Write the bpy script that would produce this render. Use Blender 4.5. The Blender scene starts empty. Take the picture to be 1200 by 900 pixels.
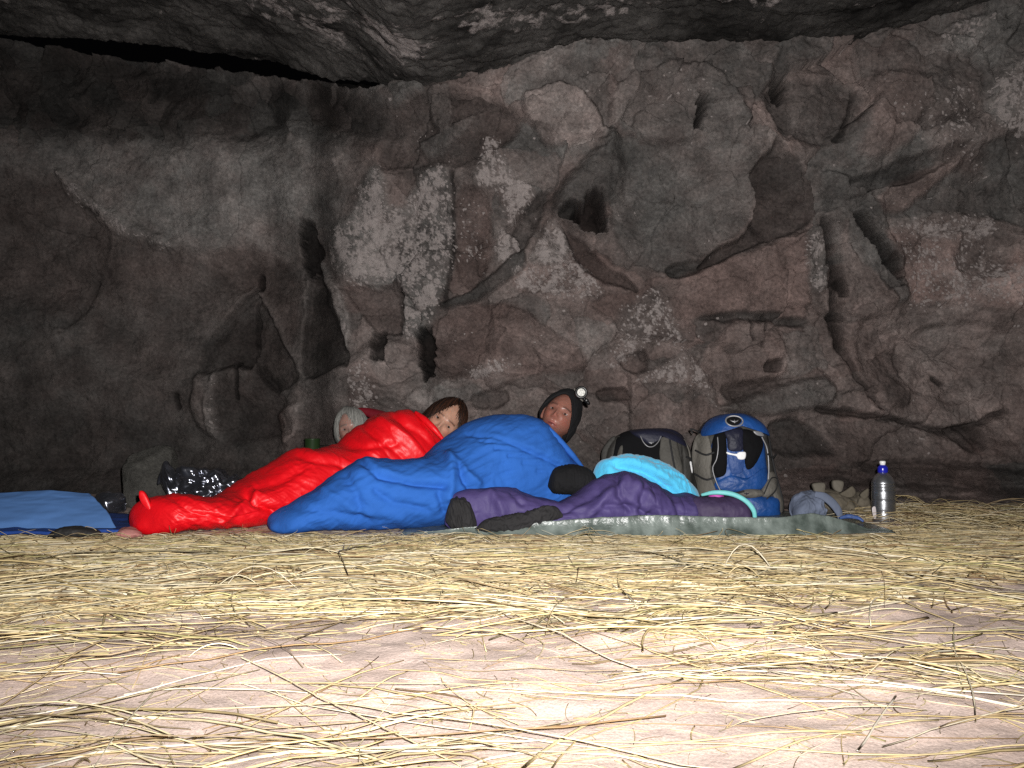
import bpy, math, random
import numpy as np
from mathutils import Vector, Matrix

random.seed(7)
RNG = np.random.default_rng(11)
SC = bpy.context.scene
COL = SC.collection

# ------------------------------------------------------------------ camera
F = 942.0
CAMH = 0.45
TH = math.atan(50.0 / F)
CT, ST = math.cos(TH), math.sin(TH)


def ray(u, v):
    dx = (np.asarray(u, float) - 600) / F
    dz = (450 - np.asarray(v, float)) / F
    return dx, CT - ST * dz, ST + CT * dz


def at(u, v, Y):
    dx, dy, dz = ray(u, v)
    k = np.asarray(Y, float) / dy
    return np.stack([dx * k, dy * k, CAMH + dz * k], -1)


def proj(P):
    x, y, z = P[..., 0], P[..., 1], P[..., 2] - CAMH
    f = CT * y + ST * z
    up = -ST * y + CT * z
    return 600 + F * x / f, 450 - F * up / f


# ------------------------------------------------------------------ noise
def _h(ix, iy, iz, seed):
    h = (ix * 374761393 + iy * 668265263 + iz * 2147483647 + seed * 1274126177) & 0xFFFFFFFF
    h = ((h ^ (h >> 13)) * 1274126177) & 0xFFFFFFFF
    h = (h ^ (h >> 16)) & 0xFFFFFFFF
    return h.astype(np.float64) / 4294967295.0 * 2 - 1


def n2(x, y, seed=0):
    x = np.asarray(x, float); y = np.asarray(y, float)
    ix = np.floor(x).astype(np.int64); iy = np.floor(y).astype(np.int64)
    fx = x - ix; fy = y - iy
    sx = fx * fx * fx * (fx * (fx * 6 - 15) + 10); sy = fy * fy * fy * (fy * (fy * 6 - 15) + 10)
    def g(a, b):
        ang = _h(ix + a, iy + b, np.zeros_like(ix), seed) * math.pi
        return np.cos(ang) * (fx - a) + np.sin(ang) * (fy - b)
    r = (g(0, 0) * (1 - sx) + g(1, 0) * sx) * (1 - sy) + (g(0, 1) * (1 - sx) + g(1, 1) * sx) * sy
    return r * 1.5


def fbm(x, y, seed=0, oct=4, gain=.5, lac=2.03):
    r = 0; a = 1; t = 0
    for i in range(oct):
        r = r + a * n2(x, y, seed + i * 17); t += a
        x = x * lac + 3.1; y = y * lac + 1.7; a *= gain
    return r / t


def ridged(x, y, seed=0, oct=3):
    r = 0; a = 1; t = 0
    for i in range(oct):
        r = r + a * (1 - 2.2 * np.abs(n2(x, y, seed + i * 13))); t += a
        x = x * 2.1 + 5; y = y * 2.1 + 9; a *= .5
    return r / t


def sst(a, b, x):
    t = np.clip((x - a) / (b - a), 0, 1)
    return t * t * (3 - 2 * t)


def sdpoly(P, U, V):
    P = np.asarray(P, float)
    d = np.full(U.shape, 1e9); ins = np.zeros(U.shape, bool)
    n = len(P)
    for i in range(n):
        ax, ay = P[i]; bx, by = P[(i + 1) % n]
        ex, ey = bx - ax, by - ay
        t = np.clip(((U - ax) * ex + (V - ay) * ey) / (ex * ex + ey * ey + 1e-9), 0, 1)
        d = np.minimum(d, (U - ax - t * ex) ** 2 + (V - ay - t * ey) ** 2)
        c = ((ay > V) != (by > V))
        with np.errstate(divide='ignore', invalid='ignore'):
            xs = ax + (V - ay) * ex / (ey if abs(ey) > 1e-9 else 1e-9)
        ins ^= c & (U < xs)
    d = np.sqrt(d)
    return np.where(ins, -d, d)


def sdline(P, U, V):
    d = np.full(U.shape, 1e9)
    for (ax, ay), (bx, by) in zip(P[:-1], P[1:]):
        ex, ey = bx - ax, by - ay
        t = np.clip(((U - ax) * ex + (V - ay) * ey) / (ex * ex + ey * ey + 1e-9), 0, 1)
        d = np.minimum(d, (U - ax - t * ex) ** 2 + (V - ay - t * ey) ** 2)
    return np.sqrt(d)


# ------------------------------------------------------------------ materials
def newmat(name):
    m = bpy.data.materials.new(name); m.use_nodes = True
    nt = m.node_tree
    return m, nt, nt.nodes['Principled BSDF']


def add_bump(nt, b, scale, strength, dist=.01, detail=6, stretch=None, obj=True):
    tc = nt.nodes.new('ShaderNodeTexCoord'); mp = nt.nodes.new('ShaderNodeMapping')
    if stretch: mp.inputs['Scale'].default_value = stretch
    nz = nt.nodes.new('ShaderNodeTexNoise'); nz.inputs['Scale'].default_value = scale
    nz.inputs['Detail'].default_value = detail
    bp = nt.nodes.new('ShaderNodeBump'); bp.inputs['Strength'].default_value = strength
    bp.inputs['Distance'].default_value = dist
    nt.links.new(tc.outputs['Object'], mp.inputs[0]); nt.links.new(mp.outputs[0], nz.inputs['Vector'])
    nt.links.new(nz.outputs[0], bp.inputs['Height']); nt.links.new(bp.outputs[0], b.inputs['Normal'])
    return nz, bp


def mat(name, c, rough=.7, bump=0, bscale=60, var=.12, vscale=9, metal=0, spec=.5, sheen=0, attr=None, emit=0, coat=0, bdist=.01, stretch=None):
    m, nt, b = newmat(name)
    tc = nt.nodes.new('ShaderNodeTexCoord')
    nz = nt.nodes.new('ShaderNodeTexNoise'); nz.inputs['Scale'].default_value = vscale; nz.inputs['Detail'].default_value = 5
    nt.links.new(tc.outputs['Object'], nz.inputs['Vector'])
    mr = nt.nodes.new('ShaderNodeMapRange')
    mr.inputs['From Min'].default_value = .3; mr.inputs['From Max'].default_value = .7
    mr.inputs['To Min'].default_value = 1 - var; mr.inputs['To Max'].default_value = 1 + var
    nt.links.new(nz.outputs[0], mr.inputs[0])
    mx = nt.nodes.new('ShaderNodeVectorMath'); mx.operation = 'SCALE'
    if attr:
        a = nt.nodes.new('ShaderNodeAttribute'); a.attribute_name = attr
        nt.links.new(a.outputs['Color'], mx.inputs[0])
    else:
        mx.inputs[0].default_value = c[:3]
    nt.links.new(mr.outputs[0], mx.inputs['Scale'])
    nt.links.new(mx.outputs[0], b.inputs['Base Color'])
    b.inputs['Roughness'].default_value = rough; b.inputs['Metallic'].default_value = metal
    b.inputs['Specular IOR Level'].default_value = spec
    if sheen: b.inputs['Sheen Weight'].default_value = sheen
    if coat: b.inputs['Coat Weight'].default_value = coat; b.inputs['Coat Roughness'].default_value = .15
    if emit:
        b.inputs['Emission Color'].default_value = (*c[:3], 1); b.inputs['Emission Strength'].default_value = emit
    if bump: add_bump(nt, b, bscale, bump, bdist, stretch=stretch)
    return m


# ------------------------------------------------------------------ mesh helpers
WLOC = {}


def wloc(o):
    return WLOC.get(o.name, Vector((0, 0, 0))) if o else Vector((0, 0, 0))


def tag(o, label, cat=None, group=None, kind=None):
    if label: o['label'] = label
    if cat: o['category'] = cat
    if group: o['group'] = group
    if kind: o['kind'] = kind
    return o


def empty(name, loc, label, cat, group=None):
    o = bpy.data.objects.new(name, None); COL.objects.link(o)
    o.location = loc; o.empty_display_size = .1
    WLOC[o.name] = Vector(loc)
    return tag(o, label, cat, group)


def mk(name, V, Fc, m, parent=None, smooth=True, cols=None, attrs=None):
    """one mesh object; V world coordinates, Fc (n,k) int array or a list of faces"""
    V = np.asarray(V, float)
    me = bpy.data.meshes.new(name)
    c = np.array([(V[:, 0].min() + V[:, 0].max()) / 2, (V[:, 1].min() + V[:, 1].max()) / 2, V[:, 2].min()])
    W = V - c
    if isinstance(Fc, np.ndarray):
        k = Fc.shape[1]; nf = len(Fc)
        me.vertices.add(len(W)); me.vertices.foreach_set('co', W.astype(np.float32).ravel())
        me.loops.add(nf * k); me.loops.foreach_set('vertex_index', Fc.astype(np.int32).ravel())
        me.polygons.add(nf); me.polygons.foreach_set('loop_start', np.arange(0, nf * k, k, dtype=np.int32))
        me.update(calc_edges=True)
    else:
        me.from_pydata([tuple(p) for p in W], [], [tuple(int(i) for i in f) for f in Fc]); me.update()
    me.validate()
    me.polygons.foreach_set('use_smooth', np.full(len(me.polygons), smooth, dtype=bool))
    if cols is not None:
        a = me.color_attributes.new('col', 'FLOAT_COLOR', 'POINT')
        cc = np.ones((len(V), 4), np.float32); cc[:, :3] = cols
        a.data.foreach_set('color', cc.ravel())
    for k_, v_ in (attrs or {}).items():
        a = me.attributes.new(k_, 'FLOAT', 'POINT'); a.data.foreach_set('value', np.asarray(v_, np.float32).ravel())
    if isinstance(m, (list, tuple)):
        for q in m: me.materials.append(q)
    else:
        me.materials.append(m)
    o = bpy.data.objects.new(name, me); COL.objects.link(o)
    if parent: o.parent = parent
    o.location = Vector(c) - wloc(parent)
    WLOC[o.name] = Vector(c)
    return o


def gridfaces(nu, nv, wrap_u=False):
    i = np.arange(nu if wrap_u else nu - 1); j = np.arange(nv - 1)
    I, J = np.meshgrid(i, j)
    I2 = (I + 1) % nu
    return np.stack([J * nu + I, J * nu + I2, (J + 1) * nu + I2, (J + 1) * nu + I], -1).reshape(-1, 4)


def join(parts):
    Vs, Fs, o = [], [], 0
    for V, Fc in parts:
        V = np.asarray(V, float); Vs.append(V)
        Fs += [tuple(int(i) + o for i in f) for f in Fc]; o += len(V)
    return np.concatenate(Vs), Fs


def crom(P, n):
    """Catmull-Rom through stations P (k,d), n samples"""
    P = np.asarray(P, float)
    k = len(P)
    ch = np.r_[0, np.cumsum(np.sqrt((np.diff(P[:, :2], axis=0) ** 2).sum(1)) + 1e-6)]
    s = np.linspace(0, ch[-1], n)
    out = np.empty((n, P.shape[1]))
    # finite difference tangents
    T = np.empty_like(P)
    T[1:-1] = (P[2:] - P[:-2]) / (ch[2:] - ch[:-2])[:, None]
    T[0] = (P[1] - P[0]) / (ch[1] - ch[0]); T[-1] = (P[-1] - P[-2]) / (ch[-1] - ch[-2])
    idx = np.clip(np.searchsorted(ch, s, 'right') - 1, 0, k - 2)
    h = (ch[idx + 1] - ch[idx])
    t = (s - ch[idx]) / h
    t = t[:, None]; h = h[:, None]
    out = ((2 * t**3 - 3 * t**2 + 1) * P[idx] + (t**3 - 2 * t**2 + t) * h * T[idx]
           + (-2 * t**3 + 3 * t**2) * P[idx + 1] + (t**3 - t**2) * h * T[idx + 1])
    return out, s


def normals(V, Fc):
    N = np.zeros_like(V)
    a, b, c, d = (V[Fc[:, k]] for k in range(4))
    n = np.cross(c - a, d - b)
    for k in range(4): np.add.at(N, Fc[:, k], n)
    L = np.linalg.norm(N, axis=1, keepdims=True)
    return N / np.maximum(L, 1e-12)


def bag_loft(stations, ns=260, nr=140, ex=2.3, zb=0.0, disp=None):
    """stations: (u, v_top, D, half_depth[, z_bottom]) -> closed soft tube resting at z_bottom"""
    S = []
    for st in stations:
        p = at(st[0], st[1], st[2])
        S.append([p[0], p[1], p[2], st[3], st[4] if len(st) > 4 else zb])
    C, s = crom(S, ns)
    C[:, 3] = np.maximum(C[:, 3], .004)
    T = np.gradient(C[:, :2], axis=0)
    kw = 2 * (ns // 14) + 1; k = np.ones(kw) / kw
    T = np.stack([np.convolve(np.pad(T[:, i], kw // 2, 'edge'), k, 'valid') for i in range(2)], 1)
    T /= np.linalg.norm(T, axis=1, keepdims=True)
    side = np.stack([T[:, 1], -T[:, 0]], 1)          # towards the camera for +x spines
    th = np.linspace(0, 2 * math.pi, nr, endpoint=False) 
    cs, sn = np.cos(th), np.sin(th)
    px_ = np.sign(cs) * np.abs(cs) ** (2 / ex); pz_ = np.sign(sn) * np.abs(sn) ** (2 / ex)
    zt = C[:, 2]; zb_ = np.minimum(C[:, 4], zt - .01)
    zc = (zt + zb_) / 2; b = (zt - zb_) / 2
    ed = np.minimum(s, s[-1] - s) / .035
    ef = np.sqrt(np.clip(1 - (1 - np.clip(ed, 0, 1)) ** 2, .0004, 1))
    b = b * ef; C[:, 3] = C[:, 3] * ef
    V = np.empty((ns, nr, 3))
    V[:, :, 0] = C[:, 0, None] + side[:, 0, None] * C[:, 3, None] * px_
    V[:, :, 1] = C[:, 1, None] + side[:, 1, None] * C[:, 3, None] * px_
    V[:, :, 2] = zc[:, None] + b[:, None] * pz_
    V = V.reshape(-1, 3)
    Fc = gridfaces(nr, ns, True)
    N = normals(V, Fc)
    cen = np.repeat(np.stack([C[:, 0], C[:, 1], zc], 1), nr, 0)
    if ((V - cen) * N).sum() < 0:
        N = -N; Fc = Fc[:, ::-1]; flip = True
    else:
        flip = False
    sS = np.repeat(s, nr); q = np.tile(th, ns) * np.repeat((b + C[:, 3]) / 2, nr)
    if disp is not None:
        er_ = min(.18, s[-1] * .22); endf = np.minimum(sst(0, er_, sS), sst(0, er_, s[-1] - sS))
        d = disp(V, N, sS, q, np.tile(th, ns))
        d = d - np.percentile(d, 80); dm_ = float(d.mean()) * sst(0, .012, np.minimum(sS, s[-1] - sS))
        V = V + N * (d * endf + dm_ * (1 - endf))[:, None]
        V[:, 2] = np.maximum(V[:, 2], np.repeat(zb_, nr) - .012)
    a0 = len(V); V = np.concatenate([V, V[:nr].mean(0)[None], V[-nr:].mean(0)[None]])
    F3 = []
    for i in range(nr):
        j = (i + 1) % nr
        c1_ = (a0, j, i); c2_ = (a0 + 1, (ns - 1) * nr + i, (ns - 1) * nr + j)
        F3.append(c1_[::-1] if flip else c1_); F3.append(c2_[::-1] if flip else c2_)
    return V, [tuple(f) for f in Fc.tolist()] + F3


def fold(V, N, pts, w, A, sharp=1.0):
    """a cloth fold (A>0) or crease (A<0) running through points given by where they are seen"""
    U, W = proj(V)
    d = sdline(pts, U, W)
    front = np.clip(-N[:, 1] * 1.5 + .4, 0, 1)
    return A * np.exp(-(d / w) ** (2 * sharp)) * front


def smooth_outline(P, n):
    P = np.asarray(P, float)
    Q = np.vstack([P[-2:], P, P[:3]])
    out = []
    k = len(P)
    for i in range(k):
        p0, p1, p2, p3 = Q[i + 1], Q[i + 2], Q[i + 3], Q[(i + 4)] if i + 4 < len(Q) else P[(i + 2) % k]
        for t in np.linspace(0, 1, max(2, n // k), endpoint=False):
            out.append(.5 * ((2 * p1) + (-p0 + p2) * t + (2 * p0 - 5 * p1 + 4 * p2 - p3) * t * t + (-p0 + 3 * p1 - 3 * p2 + p3) * t ** 3))
    return np.array(out)


def pillow(outline, D, surf=None, thick=.012, back=.01, K=9, n=60, pw=2.4, smooth=True, wr=0, seed=1):
    """puffy panel: outline where it is seen, at distance D or lying on surf(x,z); has its own thickness"""
    O = smooth_outline(outline, n) if smooth else np.asarray(outline, float)
    m = len(O)
    P = at(O[:, 0], O[:, 1], np.full(m, D))[:, [0, 2]]
    c = P.mean(0)
    V = []
    for k in range(K):
        r = 1 - k / K
        q = c + (P - c) * r
        y = surf(q[:, 0], q[:, 1]) if surf else np.full(m, float(D))
        h = thick * (1 - r ** pw) ** (1 / pw) if r < 1 else 0
        if wr: h = h + wr * fbm(q[:, 0] * 40, q[:, 1] * 40, seed) * (r < 1)
        V.append(np.stack([q[:, 0], y - h, q[:, 1]], 1))
    yc = surf(c[0:1], c[1:2])[0] if surf else D
    top = np.array([[c[0], yc - thick, c[1]]])
    q = P; y = (surf(q[:, 0], q[:, 1]) if surf else np.full(m, float(D))) + back
    V.append(np.stack([q[:, 0], y, q[:, 1]], 1))
    V = np.concatenate(V + [top, np.array([[c[0], yc + back, c[1]]])])
    Fc = []
    for k in range(K - 1):
        for i in range(m):
            j = (i + 1) % m
            Fc.append((k * m + i, k * m + j, (k + 1) * m + j, (k + 1) * m + i))
    t = (K + 1) * m
    for i in range(m):
        j = (i + 1) % m
        Fc.append(((K - 1) * m + i, (K - 1) * m + j, t))
        Fc.append((K * m + j, K * m + i, t + 1))
        Fc.append((j, i, K * m + i, K * m + j))
    # orientation: front faces towards -y when outline is clockwise on screen
    area = np.sum(P[:, 0] * np.roll(P[:, 1], -1) - np.roll(P[:, 0], -1) * P[:, 1])
    if area > 0: pass
    else: Fc = [f[::-1] for f in Fc]
    return V, Fc


def tube(pts, rad, ns=None, nr=8, flat=1.0, caps=True):
    P = np.asarray(pts, float)
    if ns: P, _ = crom3(P, ns)
    n = len(P)
    R = np.full(n, rad) if np.isscalar(rad) else np.interp(np.linspace(0, 1, n), np.linspace(0, 1, len(rad)), rad)
    T = np.gradient(P, axis=0); T /= np.linalg.norm(T, axis=1, keepdims=True) + 1e-12
    up = np.array([0, -1.0, .2])
    A = np.cross(T, up); A /= np.linalg.norm(A, axis=1, keepdims=True) + 1e-9
    B = np.cross(T, A)
    th = np.linspace(0, 2 * math.pi, nr, endpoint=False)
    V = (P[:, None] + R[:, None, None] * (np.cos(th)[None, :, None] * A[:, None] + flat * np.sin(th)[None, :, None] * B[:, None])).reshape(-1, 3)
    Fc = [tuple(f) for f in gridfaces(nr, n, True).tolist()]
    if caps:
        Fc += [tuple(range(nr))[::-1], tuple(range((n - 1) * nr, n * nr))]
    return V, Fc


def crom3(P, n):
    P = np.asarray(P, float)
    ch = np.r_[0, np.cumsum(np.linalg.norm(np.diff(P, axis=0), axis=1) + 1e-7)]
    s = np.linspace(0, ch[-1], n)
    T = np.empty_like(P)
    if len(P) > 2: T[1:-1] = (P[2:] - P[:-2]) / (ch[2:] - ch[:-2])[:, None]
    T[0] = (P[1] - P[0]) / (ch[1] - ch[0]); T[-1] = (P[-1] - P[-2]) / (ch[-1] - ch[-2])
    idx = np.clip(np.searchsorted(ch, s, 'right') - 1, 0, len(P) - 2)
    h = (ch[idx + 1] - ch[idx])[:, None]; t = ((s - ch[idx])[:, None]) / h
    return ((2 * t**3 - 3 * t**2 + 1) * P[idx] + (t**3 - 2 * t**2 + t) * h * T[idx]
            + (-2 * t**3 + 3 * t**2) * P[idx + 1] + (t**3 - t**2) * h * T[idx + 1]), s


def lathe(prof, c, nr=40, M=None):
    """profile (r,z) turned about z, placed at c"""
    prof = np.asarray(prof, float); n = len(prof)
    th = np.linspace(0, 2 * math.pi, nr, endpoint=False)
    V = np.stack([prof[:, 0, None] * np.cos(th), prof[:, 0, None] * np.sin(th), np.repeat(prof[:, 1, None], nr, 1)], -1).reshape(-1, 3)
    if M is not None: V = V @ np.array(M.to_3x3()).T
    return V + np.asarray(c), [tuple(f) for f in gridfaces(nr, n, True).tolist()]


# ------------------------------------------------------------------ ground
def gz(x, y):
    x = np.asarray(x, float); y = np.asarray(y, float)
    z = .014 * fbm(x * 2.2, y * 2.2, 5, 3) + .009 * fbm(x * 8, y * 8, 6, 3)
    z = z + .018 * np.exp(-((x - .35) / .25) ** 2 - ((y - 1.75) / .12) ** 2)
    z = z + .014 * np.exp(-((x + .6) / .3) ** 2 - ((y - 1.55) / .15) ** 2)
    z = z + .02 * sst(1.2, 3.2, y) * 0 - .0 * y
    return z


def axis(a, b, step, lo, hi, big):
    f = np.arange(a, b + step, step)
    L = a - np.cumsum(np.geomspace(step * 2, big, 24)); L = L[L > lo]
    R = b + step + np.cumsum(np.geomspace(step * 2, big, 24)); R = R[R < hi]
    return np.r_[lo, L[::-1], f, R, hi]


gx_ = axis(-2.9, 2.9, .013, -14, 14, 2)
gy_ = axis(.85, 4.4, .013, -12, 12, 2)
X, Y = np.meshgrid(gx_, gy_)
Z = gz(X, Y) + .0016 * fbm(X * 34, Y * 34, 8, 3) * ((X > -3) & (X < 3) & (Y < 5) & (Y > .8))
m, nt, b = newmat('sand')
tc = nt.nodes.new('ShaderNodeTexCoord')
nz = nt.nodes.new('ShaderNodeTexNoise'); nz.inputs['Scale'].default_value = 3; nz.inputs['Detail'].default_value = 10
nz2 = nt.nodes.new('ShaderNodeTexNoise'); nz2.inputs['Scale'].default_value = 260; nz2.inputs['Detail'].default_value = 3
nt.links.new(tc.outputs['Object'], nz.inputs[0]); nt.links.new(tc.outputs['Object'], nz2.inputs[0])
cr = nt.nodes.new('ShaderNodeValToRGB')
cr.color_ramp.elements[0].position = .3; cr.color_ramp.elements[0].color = (.54, .42, .365, 1)
cr.color_ramp.elements[1].position = .7; cr.color_ramp.elements[1].color = (.65, .52, .455, 1)
nt.links.new(nz.outputs[0], cr.inputs[0])
mr = nt.nodes.new('ShaderNodeMapRange'); mr.inputs[1].default_value = .3; mr.inputs[2].default_value = .7
mr.inputs[3].default_value = .8; mr.inputs[4].default_value = 1.2
nt.links.new(nz2.outputs[0], mr.inputs[0])
vm = nt.nodes.new('ShaderNodeVectorMath'); vm.operation = 'SCALE'
nt.links.new(cr.outputs[0], vm.inputs[0]); nt.links.new(mr.outputs[0], vm.inputs['Scale'])
nt.links.new(vm.outputs[0], b.inputs['Base Color']); b.inputs['Roughness'].default_value = .95; b.inputs['Specular IOR Level'].default_value = .15
add_bump(nt, b, 110, .45, .004, 10)
M_SAND = m
tag(mk('ground', np.stack([X, Y, Z], -1).reshape(-1, 3), gridfaces(len(gx_), len(gy_)), M_SAND),
    'pale pinkish sandy cave floor under the straw', kind='structure')


# ------------------------------------------------------------------ rock material
def rock_mat(name, fine=1.0):
    m, nt, b = newmat(name)
    A = nt.nodes.new('ShaderNodeAttribute'); A.attribute_name = 'col'
    Wt = nt.nodes.new('ShaderNodeAttribute'); Wt.attribute_name = 'white'
    tc = nt.nodes.new('ShaderNodeTexCoord')
    def noise(scale, det, rough=.6):
        n = nt.nodes.new('ShaderNodeTexNoise'); n.inputs['Scale'].default_value = scale
        n.inputs['Detail'].default_value = det; n.inputs['Roughness'].default_value = rough
        nt.links.new(tc.outputs['Object'], n.inputs['Vector']); return n
    a = noise(5, 10, .65); c = noise(55 * fine, 12, .85); e = noise(11, 12, .80)
    def rng(src, f0, f1, t0, t1):
        r = nt.nodes.new('ShaderNodeMapRange'); r.inputs[1].default_value = f0; r.inputs[2].default_value = f1
        r.inputs[3].default_value = t0; r.inputs[4].default_value = t1
        nt.links.new(src, r.inputs[0]); return r.outputs[0]
    def math_(op, x, y):
        n = nt.nodes.new('ShaderNodeMath'); n.operation = op
        for i, q in enumerate((x, y)):
            if isinstance(q, (int, float)): n.inputs[i].default_value = q
            else: nt.links.new(q, n.inputs[i])
        return n.outputs[0]
    f1 = math_('MULTIPLY', rng(a.outputs[0], .3, .7, .66, 1.34), rng(c.outputs[0], .32, .68, .45, 1.6))
    sc = nt.nodes.new('ShaderNodeVectorMath'); sc.operation = 'SCALE'
    nt.links.new(A.outputs['Color'], sc.inputs[0]); nt.links.new(f1, sc.inputs['Scale'])
    # speckled pale lichen: noise pushed over a threshold by the mask
    s1 = math_('ADD', math_('MULTIPLY', Wt.outputs['Fac'], .74), e.outputs[0])
    msk = rng(s1, .80, .92, 0, .92)
    msk2 = math_('MULTIPLY', msk, rng(c.outputs[0], .3, .62, .45, 1.0))
    mx = nt.nodes.new('ShaderNodeMix'); mx.data_type = 'RGBA'
    nt.links.new(msk2, mx.inputs[0]); nt.links.new(sc.outputs[0], mx.inputs[6]); mx.inputs[7].default_value = (.38, .335, .32, 1)
    nt.links.new(mx.outputs[2], b.inputs['Base Color'])
    b.inputs['Roughness'].default_value = .93; b.inputs['Specular IOR Level'].default_value = .12
    h = math_('ADD', math_('MULTIPLY', a.outputs[0], .9), math_('MULTIPLY', c.outputs[0], .5))
    h = math_('ADD', h, math_('MULTIPLY', msk, .15))
    bp = nt.nodes.new('ShaderNodeBump'); bp.inputs['Strength'].default_value = .75; bp.inputs['Distance'].default_value = .045
    nt.links.new(h, bp.inputs['Height']); nt.links.new(bp.outputs[0], b.inputs['Normal'])
    return m


M_ROCK = rock_mat('cave_rock')

# ------------------------------------------------------------------ cave wall
du = 1.35
ua = np.arange(-40, 1240, du)
ul = np.arange(-760, -40, 12.0); ur = np.arange(1240, 1960, 12.0)
us = np.r_[ul, ua, ur]
vs = np.r_[-20, -5, np.arange(10, 622, du), 626, 636, 650]
U, V = np.meshgrid(us, vs)
KU = [-760, -500, -200, 0, 200, 320, 372, 392, 440, 600, 800, 1000, 1200, 1500, 1960]
KD = [3.0, 3.9, 5.0, 5.45, 5.55, 5.5, 5.32, 5.0, 4.86, 4.78, 4.72, 4.72, 4.6, 4.0, 2.6]
kk = np.interp(np.arange(-760, 1961, 4), KU, KD)
ker = np.hanning(9); ker /= ker.sum()
kk = np.convolve(np.pad(kk, 4, 'edge'), ker, 'valid')
wob = 14 * fbm(V / 70, U / 200, 3, 3)
D = np.interp(U + wob * (np.abs(U - 400) < 150), np.arange(-760, 1961, 4), kk)
D0 = D.copy()
# upper wall leans out, foot of the wall runs out to the floor
D = D - .34 * sst(330, 60, V) * sst(380, 520, U)
D = D - .10 * sst(330, 60, V) * sst(380, 330, U)
D = D + .10 * np.exp(-((V - 500) / 70) ** 2) * sst(420, 520, U)
foot = np.clip((V - 548) / 52, 0, 3)
D1 = D - foot * .30 * sst(700, 980, U)
D = D - foot * .36 * sst(700, 980, U) * (1 + .35 * fbm(U / 60, V / 12, 91, 3))
D = D - foot * .25 * sst(820, 500, U)

WU = U + 22 * fbm(U / 80, V / 80, 21, 4) + 2.6 * fbm(U / 14, V / 14, 22, 2)
WV = V + 22 * fbm(U / 80, V / 80, 31, 4) + 2.6 * fbm(U / 14, V / 14, 32, 2)
HOLE = np.zeros_like(U)
tone = np.ones_like(U); warm = np.full(U.shape, .48); white = np.zeros_like(U)

# random fractured plates at two sizes
def plates(cell, amp, tilt, conc, tonev, seed, mask, aspect=1.0):
    global D, tone, warm
    r = np.random.default_rng(seed)
    gx = np.floor(WU / cell).astype(int); gy = np.floor(WV / (cell * aspect)).astype(int)
    f1 = np.full(U.shape, 1e9); f2 = np.full(U.shape, 1e9)
    idx = np.zeros(U.shape, np.int64); ix = np.zeros(U.shape); iy = np.zeros(U.shape)
    for a in (-1, 0, 1):
        for b_ in (-1, 0, 1):
            cx = gx + a; cy = gy + b_
            sx = (cx + .5 + .48 * _h(cx, cy, cx * 0, seed)) * cell
            sy = (cy + .5 + .48 * _h(cx, cy, cx * 0, seed + 1)) * cell * aspect
            d = np.hypot(WU - sx, (WV - sy) / aspect)
            d = d * (1 + .25 * _h(cx, cy, cx * 0, seed + 5))
            nearer = d < f1
            f2 = np.where(nearer, f1, np.minimum(f2, d))
            idx = np.where(nearer, cx * 1009 + cy, idx); ix = np.where(nearer, sx, ix); iy = np.where(nearer, sy, iy)
            f1 = np.where(nearer, d, f1)
    z = idx * 0
    off = _h(idx, z, z, seed + 7); tx = _h(idx, z, z, seed + 8); ty = _h(idx, z, z, seed + 9); tn = _h(idx, z, z, seed + 10)
    e = np.clip((f2 - f1) / (cell * .06), 0, 1)
    D = D + mask * (off * amp + tilt * ((WU - ix) * tx + (WV - iy) * ty) / cell - conc * (f1 / cell) ** 2)
    D = D + mask * (1 - e) * amp * .5 * (off > .1)
    tone = tone * (1 + mask * tonev * tn)
    warm = warm + mask * .25 * _h(idx, z, z, seed + 11)


inview = (U > -60) & (U < 1260)
plates(150, .03, .10, -.05, .12, 41, sst(380, 440, U) * .9 + .25)
plates(58, .009, .045, -.015, .12, 57, sst(380, 430, U) * sst(640, 560, V) * .9 + .12, .8)
plates(36, .006, .034, 0, .10, 65, .55 * sst(-.3, .3, fbm(U / 120, V / 100, 78, 2)) * (.4 + .6 * sst(380, 440, U)), .85)
plates(24, .006, .016, 0, .08, 73, (.35 + .65 * sst(160, 90, V)) * sst(-.1, .35, fbm(U / 90, V / 90, 77, 2)))
D = D + .03 * fbm(U / 60, V / 60, 101, 5) + .010 * fbm(U / 9, V / 9, 103, 3) + .012 * ridged(U / 40, V / 26, 105, 4)


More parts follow.
